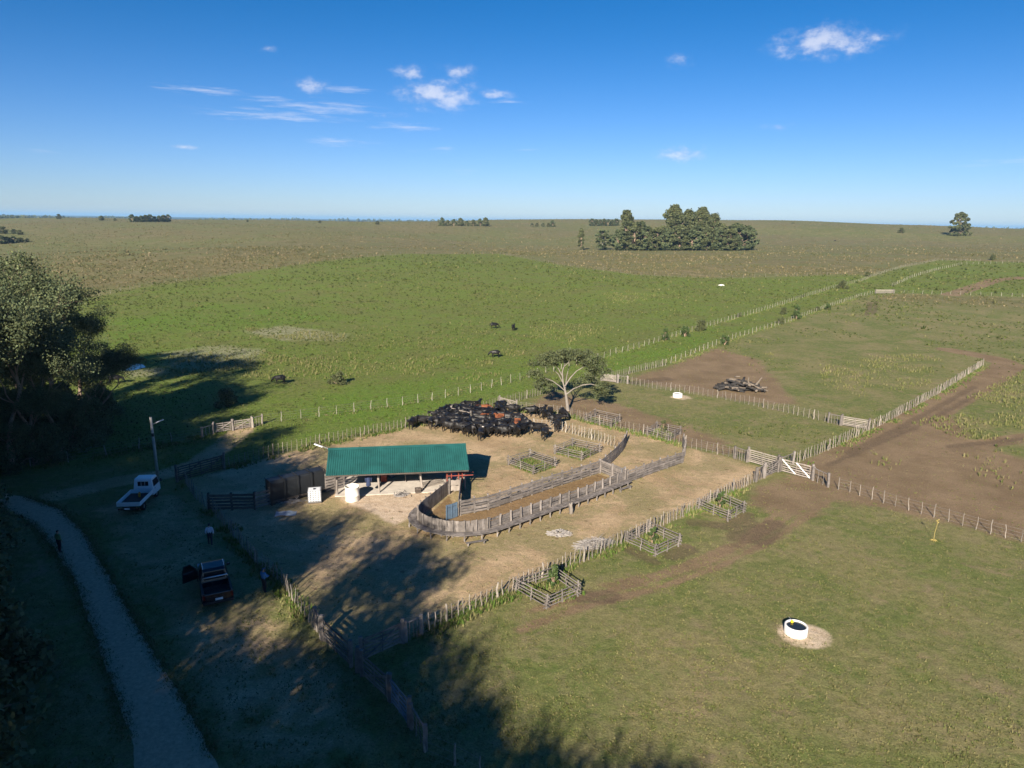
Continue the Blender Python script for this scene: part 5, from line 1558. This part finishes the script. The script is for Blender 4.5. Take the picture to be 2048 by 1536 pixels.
COWS = [cow_mesh([COWB], k) for k in range(4)]
COWSR = [cow_mesh([COWR], k) for k in (0, 3)]
COWWF = cow_mesh([COWB, COWW], 0, lambda c: 1 if c.x > 1.08 and c.z < 1.45 and abs(c.y) < .13 else 0)


def cow(px, py, heading, mesh, label, group=None, s=1.0):
    o = thing('cow', label, 'cow', G(px, py), heading, group); o.scale = (s, s * 1.03, s); link('body', mesh, o)
    return o


HERD = [W([(872, 838), (905, 826), (960, 832), (1040, 848), (1052, 858), (1040, 872), (985, 874), (900, 866), (875, 852)])]
hp = np.array(HERD[0]); lo, hi = hp.min(0), hp.max(0)
placed = []
rgc = random.Random(21)
tries = 0
while len(placed) < 64 and tries < 20000:
    tries += 1
    x, y = rgc.uniform(lo[0], hi[0]), rgc.uniform(lo[1], hi[1])
    if sdist(np.array([x]), np.array([y]), HERD[0])[0] < -.1: continue
    if any(math.hypot((x - a) * .8, y - b) < .9 for a, b in placed): continue
    placed.append((x, y))
for k, (x, y) in enumerate(placed):
    hd = rgc.choice((0.1, .3, 3.0, 3.3, 2.8, -.3, 1.2, -2.6)) + rgc.gauss(0, .3)
    u_, v_ = (x - lo[0]) / (hi[0] - lo[0]), (y - lo[1]) / (hi[1] - lo[1])
    lab = 'black cow packed in the %s of the herd, towards its %s' % (('near rows', 'middle rows', 'back rows')[min(2, int(v_ * 3))], ('left end', 'centre', 'right end')[min(2, int(u_ * 3))])
    o = thing('cow', lab, 'cow', ground(x, y), hd, 'black cattle packed in the yard'); s = rgc.uniform(.92, 1.08)
    o.scale = (s, s, s); link('body', COWS[rgc.choice((0, 3, 3, 2, 0))], o)
for px, py, hd, k, lab in [(825, 858, 4.4, 0, 'leftmost black cow, facing the viewer beside the fence'), (842, 853, .15, 3, 'black cow standing broadside near the left end of the herd'), (864, 857, 4.3, 2, 'black cow facing forward just left of the packed herd'), (961, 880, 4.5, 2, 'black cow stepping out in front of the herd towards the shed'), (940, 872, 4.0, 0, 'black cow at the near edge of the herd, left of the lone front one'),
        (1089, 879, 4.3, 2, 'black cow facing the viewer at the right front of the herd'), (1072, 868, .1, 3, 'black cow broadside right of the packed herd'), (1010, 874, 3.1, 3, 'black cow broadside at the near right edge of the herd'), (1035, 873, 4.9, 0, 'black cow head on at the near right edge of the herd'), (1064, 833, 3.3, 3, 'black cow walking left beyond the stake line'), (1086, 835, 1.2, 0, 'black cow with another close by near the far fence'), (1100, 837, 4.6, 3, 'black cow of the far pair nearest the gate fence'), (1094, 841, 2.0, 2, 'black cow in front of the far pair by the fence'),
        (1126, 838, 5.2, 1, 'small black cow alone by the fence below the tree'), (1025, 829, 3.0, 1, 'black cow grazing apart behind the herd'), (1115, 862, 1.3, 0, 'black cow standing at the right end of the stake line'), (995, 829, 1.5, 2, 'black cow at the back of the herd by the corner gate'), (1004, 833, 1.9, 0, 'black cow second at the back of the herd by the corner gate'), (935, 822, .2, 3, 'black cow broadside against the far fence'), (955, 822, 1.2, 0, 'black cow facing away against the far fence'), (1112, 850, .3, 3, 'black cow broadside behind the right end of the stake line'), (1000, 822, 1.0, 3, 'black cow closest to the corner gate')]:
    cow(px, py, hd, COWS[k], lab, 'black cattle around the edge of the herd')
for px, py, hd, k, lab in [(984, 850, 3.3, 0, 'russet cow in the middle of the herd'), (1000, 853, 4.4, 1, 'russet cow just right of the middle russet one'), (1034, 863, 4.6, 0, 'russet cow at the near right of the herd'), (970, 831, 3.0, 1, 'russet cow half hidden behind the stake line')]:
    o = cow(px, py, hd, COWSR[k], lab, 'russet cattle in the herd', 1.06); o.location.z += .0
cow(980, 873, 4.0, COWWF, 'black cow with a white face at the near edge of the herd', None, 1.02)
for px, py, hd, k, lab in [(560, 768, 3.2, 1, 'black cow grazing alone above the long tree shadow'), (988, 657, .2, 1, 'black cow grazing far out, left of a pair'), (1027, 661, 1.4, 0, 'black cow far out, right of a pair'), (990, 715, 3.2, 1, 'black cow lying low in the pale weeds'), (231, 768, .4, 1, 'dark cow below the pond beside the tree branches'), (835 * 2, 483, .2, 1, 'dark cow dot on the far hillside')]:
    cow(px, py, hd, COWS[k], lab, 'cattle out on the green field')


def person_parts(arm='down', stride=0.0):
    """standing figure facing +X, 1.76 m, one continuous body with separate fingers"""
    V, E_, RD = [], [], []

    def add(p, r, par=None):
        V.append(p); RD.append(r)
        if par is not None: E_.append((par, len(V) - 1))
        return len(V) - 1
    pel = add((0, 0, .94), (.13, .16)); wa = add((.0, 0, 1.10), (.11, .145), pel); ch = add((.0, 0, 1.32), (.12, .17), wa); nk = add((.0, 0, 1.49), (.055, .06), ch)
    hb = add((.01, 0, 1.57), (.075, .07), nk); hm = add((.015, 0, 1.66), (.095, .082), hb); ht = add((.0, 0, 1.745), (.06, .055), hm)
    ns = add((.115, 0, 1.635), .012, hm)
    for s_ in (-1, 1):
        hip = add((0, s_ * .095, .86), .095, pel); kn = add((.03 + stride * s_ * .5, s_ * .11, .48), .062, hip); an = add((-.02 + stride * s_, s_ * .11, .09), .042, kn); add((.13 + stride * s_, s_ * .125, .035), (.045, .035), an)
        sh = add((0, s_ * .19, 1.42), .065, ch)
        if arm == 'down': el, wr = (-.03, s_ * .25, 1.14), (.08, s_ * .26, .90)
        elif arm == 'hold': el, wr = (.02, s_ * .26, 1.16), (.24, s_ * .14, 1.10)
        else: el, wr = (-.08, s_ * .27, 1.15), (.12 * s_, s_ * .27, .92)
        e = add(el, .048, sh); w = add(wr, .033, e); d = (Vector(wr) - Vector(el)).normalized(); pm = Vector(wr) + d * .07; p = add(tuple(pm), (.035, .022), w)
        for q, (sp_, ln) in enumerate(((-.03, .085), (-.01, .095), (.012, .088), (.032, .07))):
            f1 = pm + d * ln * .55 + Vector((sp_, 0, 0)); f2 = f1 + (d + Vector((.35, 0, -.15))).normalized() * ln * .5
            a = add(tuple(f1), .0095, p); add(tuple(f2), .008, a)
        add(tuple(Vector(wr) + d * .055 + Vector((.05, -s_ * .02, 0))), .011, w)
    return V, E_, RD


def person(px, py, heading, shirt, trousers, hair, label, arm='down', stride=.1, cap=None, s=1.0):
    o = thing('person', label, 'person', G(px, py), heading); o.scale = (s, s, s)
    V, E_, RD = person_parts(arm, stride)
    body = skinned('body', V, E_, RD, [SKIN], 1)
    link('body', body, o)

    def garment(nm, m, keep, grow_):
        bm = bmesh.new(); bm.from_mesh(body)
        bmesh.ops.delete(bm, geom=[f for f in bm.faces if not keep(f.calc_center_median())], context='FACES')
        bm.normal_update()
        for v in bm.verts: v.co += v.normal * grow_
        me = bpy.data.meshes.new(nm); bm.to_mesh(me); bm.free(); me.materials.append(m); me.polygons.foreach_set('use_smooth', [True] * len(me.polygons))
        return link(nm, me, o)
    garment('shirt', shirt, lambda c: .9 < c.z < 1.485 and (abs(c.y) < .2 or c.z > .98), .016)
    garment('trousers', trousers, lambda c: .07 < c.z < 1.04 and abs(c.y) < .20, .018)
    garment('shoe', PLASTIC, lambda c: c.z < .09, .014)
    garment('cap' if cap else 'hair', cap or hair, lambda c: c.z > 1.665 or (c.z > 1.58 and c.x < -.015), .014)
    if cap: MB().box((.13, 0, 1.69), (.12, .14, .015)).build('cap_peak', cap, o)
    for s_ in (-1, 1): MB().lathe([(0, -.008), (.008, 0), (0, .008)], 6, (.107, s_ * .032, 1.665)).build('eye', PLASTIC, o)
    return o


C_ = lambda n, c: mat(n, c, .9, .15, 8, coord='obj')
person(421, 1090, 1.9, C_('pale_shirt', (.62, .60, .66)), C_('dark_trousers', (.03, .035, .05)), C_('dark_hair', (.02, .015, .012)), 'person in a pale shirt and dark cap walking away past the pickup', 'swing', .13, C_('dark_cap', (.025, .03, .04)))
person(529, 1184, 1.0, C_('blue_shirt', (.06, .20, .42)), C_('black_trousers', (.025, .025, .03)), C_('brown_hair', (.05, .03, .02)), 'person in a blue shirt standing at the stake fence near the pickup', 'hold', .03, C_('blue_cap', (.04, .09, .18)))
person(120, 1104, 1.2, C_('green_vest', (.14, .22, .10)), C_('grey_trousers', (.03, .03, .032)), C_('dark_hair2', (.02, .016, .014)), 'person in a green top standing on the gravel road', 'down', .05)


def wheel(parent, x, y, r, w, rimm):
    o = MB().lathe([(r * .62, -w / 2), (r * .93, -w / 2), (r, -w / 2 + .04), (r, w / 2 - .04), (r * .93, w / 2), (r * .62, w / 2), (r * .55, w / 2 - .04), (r * .55, -w / 2 + .04), (r * .62, -w / 2)], 24).build('wheel', RUBBER, parent, True)
    o.location = (x, y, r); o.rotation_euler = (math.pi / 2, 0, 0)
    MB().lathe([(0, -w * .3), (r * .2, -w * .32), (r * .3, -w * .2), (r * .58, -w * .34), (r * .58, w * .34), (r * .3, w * .2), (0, w * .3)], 16).build('rim', rimm, o, True)
    return o


def quad(name, parent, pts, m, th=.02):
    b = MB(); pts = [Vector(p) for p in pts]; n = (pts[1] - pts[0]).cross(pts[2] - pts[0]).normalized() * th
    k = len(pts); b.v = [tuple(p) for p in pts] + [tuple(p - n) for p in pts]
    b.f = [tuple(range(k)), tuple(range(k, 2 * k))[::-1]] + [(i, k + i, k + (i + 1) % k, (i + 1) % k) for i in range(k)]
    return b.build(name, m, parent)


def flatbed(loc, rz):
    """small forward control flatbed, nose towards +X"""
    o = thing('flatbed_truck', 'white flatbed truck with an open dark tray parked in the shade', 'truck', loc, rz)
    L2 = 2.5
    prof = [(.85, .45), (2.45, .42), (2.5, .75), (2.42, 1.12), (2.12, 1.86), (1.98, 1.97), (1.0, 1.99), (.88, 1.88), (.84, 1.0)]
    inset = lambda x, z: .0 if z < 1.1 else .13 * min(1, (z - 1.1) / .85)
    cab = MB().prism(prof, -.84, .84, inset).build('cab', CARWHITE, o, bevel=.06)
    quad('windscreen', o, [(2.435, -.70, 1.16), (2.435, .70, 1.16), (2.165, .61, 1.80), (2.165, -.61, 1.80)], GLASS)
    for y0, y1 in ((-.44, -.17), (-.14, .14), (.17, .44)): quad('rear_pane', o, [(.845, y1, 1.33), (.845, y0, 1.33), (.868, y0, 1.72), (.868, y1, 1.72)], GLASS)
    for s_ in (-1, 1):
        pts = [(1.0, s_ * .835, 1.2), (2.25, s_ * .835, 1.2), (2.05, s_ * .76, 1.76), (1.05, s_ * .76, 1.76)]
        quad('side_window', o, pts if s_ < 0 else pts[::-1], GLASS)
        d = MB().box((1.6, s_ * .852, .86), (1.15, .02, .5)).build('door', CARWHITE, o, bevel=.008)
        MB().box((1.15, s_ * .868, 1.02), (.16, .02, .035)).build('door_handle', PLASTIC, d)
        MB().box((2.3, s_ * .98, 1.35), (.06, .16, .26)).build('mirror', PLASTIC, o, bevel=.02)
        wheel(o, 1.62, s_ * .72, .33, .2, STEEL); wheel(o, -1.35, s_ * .70, .33, .26, STEEL)
        MB().box((-1.0, s_ * .93, .98), (2.95, .03, .36)).build('side_board', CARWHITE, o, bevel=.008)
        MB().box((-2.53, s_ * .72, .58), (.05, .24, .11)).build('tail_lamp', TAIL, o)
        MB().box((2.48, s_ * .6, .78), (.06, .3, .18)).build('headlamp', GLASS, o)
    MB().box((-1.0, 0, .78), (2.98, 1.86, .06)).build('tray_floor', PLASTIC, o)
    MB().box((-2.5, 0, .98), (.03, 1.84, .36)).build('tailgate', WHITE, o, bevel=.008)
    MB().box((.5, 0, .98), (.04, 1.84, .36)).build('headboard', CARWHITE, o)
    MB().box((.0, 0, .55), (4.6, .7, .16)).build('chassis', PLASTIC, o)
    MB().box((-2.52, 0, .55), (.06, 1.6, .12)).build('rear_bumper', PLASTIC, o)
    MB().box((-2.555, .1, .6), (.02, .42, .15)).build('licence_plate', PLATE, o)
    MB().box((2.52, 0, .5), (.1, 1.62, .2)).build('front_bumper', CARWHITE, o, bevel=.03)
    for z in (.9, 1.02): MB().box((-2.52, 0, z), (.02, 1.7, .012)).build('tailgate_rib', STEEL, o)
    return o


tr = G(258, 1021); tf = G(303, 972)
th = R(97)
tloc = Vector((-31.95, 55.5, 0)) + Vector((math.cos(th), math.sin(th), 0)) * 2.5
flatbed(tloc, th)
dv = Vector((math.cos(th), math.sin(th), 0))
ORG = mat('orange_plastic', (.75, .22, .02), .5, .1, 3)
o = thing('fuel_can', 'orange can standing on the tray of the white truck', 'can', tloc + dv * -.35 + Vector((.1, 0, .81)), th + .3)
MB().box((0, 0, .17), (.36, .2, .34)).build('can_body', ORG, o, bevel=.04); MB().tube([(-.1, 0, .33), (-.06, 0, .42), (.06, 0, .42), (.1, 0, .33)], .018, 6).build('handle', ORG, o)
MB().lathe([(.03, 0), (.03, .07), (0, .07)], 8, (.14, 0, .33)).build('spout_cap', PLASTIC, o)


def pickup(loc, rz):
    o = thing('pickup_truck', 'black double cab pickup with its left front door open', 'pickup', loc, rz)
    low = [(-2.62, .62), (-2.62, 1.02), (-1.1, 1.06), (1.15, 1.10), (2.2, 1.04), (2.55, .92), (2.62, .6), (2.55, .38), (-2.55, .42)]
    MB().prism([(-.75, .40), (-.75, 1.06), (1.15, 1.10), (2.2, 1.05), (2.55, .93), (2.64, .6), (2.55, .36)], -.94, .94, lambda x, z: .05 if z > .9 else 0).build('body', CARBLACK, o, bevel=.05)
    MB().prism([(-.78, 1.05), (-.62, 1.70), (-.4, 1.79), (.55, 1.80), (.8, 1.74), (1.5, 1.09)], -.9, .9, lambda x, z: .02 + .2 * max(0, (z - 1.05) / .75)).build('cabin', CARBLACK, o, bevel=.04)
    MB().box((0, 0, 1.0), (.1, .1, .1))
    # load bed: floor, sides, tailgate
    MB().box((-1.68, 0, .62), (1.86, 1.6, .05)).build('bed_floor', PLASTIC, o)
    for s_ in (-1, 1):
        MB().prism([(-2.6, .45), (-2.62, 1.02), (-.75, 1.06), (-.75, .45)], s_ * .86 - .07, s_ * .86 + .07).build('bed_side', CARBLACK, o, bevel=.03)
        MB().box((-1.68, s_ * .86, 1.075), (1.8, .12, .03)).build('bed_rail', PLASTIC, o)
        wheel(o, 1.68, s_ * .82, .39, .25, STEEL); wheel(o, -1.55, s_ * .82, .39, .25, STEEL)
        MB().box((-2.62, s_ * .83, .86), (.06, .16, .34)).build('tail_lamp', TAIL, o, bevel=.01)
        MB().box((2.56, s_ * .72, .84), (.12, .36, .14)).build('headlamp', GLASS, o, bevel=.02)
        MB().tube([(-.5, s_ * .66, 1.83), (.5, s_ * .66, 1.84)], .022, 6).build('roof_rail', CHROME, o)
        MB().box((1.1, s_ * 1.06, 1.16), (.12, .22, .16)).build('mirror', CARBLACK, o, bevel=.03) if s_ < 0 else None
        MB().tube([(-.6, s_ * .88, .4), (.95, s_ * .88, .4)], .05, 8).build('side_step', PLASTIC, o)
        for x0, x1, xt0, xt1 in ((-.55, .2, -.45, .2), (.26, 1.22, .26, .72)):
            if s_ > 0 and x0 > 0: continue
            pts = [(x0, s_ * .885, 1.14), (x1, s_ * .885, 1.14), (xt1, s_ * .722, 1.68), (xt0, s_ * .722, 1.68)]
            quad('side_window', o, pts if s_ < 0 else pts[::-1], GLASS)
    for x in (-.35, .0, .35): pass
    quad('rear_window', o, [(-.775, .66, 1.16), (-.775, -.66, 1.16), (-.66, -.62, 1.62), (-.66, .62, 1.62)], GLASS)
    quad('windscreen', o, [(1.44, -.78, 1.17), (1.44, .78, 1.17), (.88, .64, 1.70), (.88, -.64, 1.70)], GLASS)
    MB().box((-2.6, 0, .80), (.08, 1.6, .50)).build('tailgate', CARBLACK, o, bevel=.02)
    MB().box((-2.66, 0, .47), (.14, 1.84, .16)).build('rear_bumper', PLASTIC, o, bevel=.03)
    MB().box((-2.65, -.05, .66), (.02, .46, .15)).build('licence_plate', PLATE, o)
    MB().tube([(-.95, -.8, 1.06), (-.98, -.76, 1.42), (-.98, .76, 1.42), (-.95, .8, 1.06)], .05, 8).build('roll_bar', CHROME, o, True)
    MB().box((2.66, 0, .55), (.1, 1.8, .3)).build('front_bumper', PLASTIC, o, bevel=.04)
    # open front left door, hinged at its leading edge
    d = thing('door', None, None, (1.2, .93, 0), R(-68)); d.parent = o
    MB().prism([(-1.02, .46), (-1.0, 1.1), (-.02, 1.1), (0, .46)], -.04, .04).build('door_panel', CARBLACK, d, bevel=.02)
    MB().tube([(-1.0, 0, 1.1), (-.92, -.1, 1.68), (-.5, -.11, 1.70), (-.02, 0, 1.12)], .025, 6).build('window_frame', CARBLACK, d)
    quad('door_glass', d, [(-.97, -.01, 1.12), (-.06, -.01, 1.12), (-.5, -.1, 1.66), (-.9, -.1, 1.66)], GLASS, .01)
    MB().box((-.1, .12, 1.18), (.12, .22, .16)).build('mirror', CARBLACK, d, bevel=.03)
    return o


ploc = G(425, 1190); pa, pb = G(440, 1212), G(398, 1152)
ph = math.atan2(pb.y - pa.y, pb.x - pa.x)
pickup(Vector((-18.65, 41.25, 0)) + Vector((math.cos(R(118)), math.sin(R(118)), 0)) * 2.6, R(118))

# ------------------------------------------------------------------ air
HAZE_DENSITY = 0.00007
hb = MB().box((0, 14000, 34), (60000, 62000, 110))
hm = bpy.data.materials.new('thin_haze'); hm.use_nodes = True
hm.node_tree.nodes.remove(hm.node_tree.nodes['Principled BSDF'])
pv = hm.node_tree.nodes.new('ShaderNodeVolumePrincipled')
pv.inputs['Color'].default_value = (.36, .66, 1.0, 1); pv.inputs['Density'].default_value = HAZE_DENSITY; pv.inputs['Anisotropy'].default_value = 0.0
hm.node_tree.links.new(pv.outputs[0], hm.node_tree.nodes['Material Output'].inputs['Volume'])
tag(hb.build('haze', hm), kind='stuff')
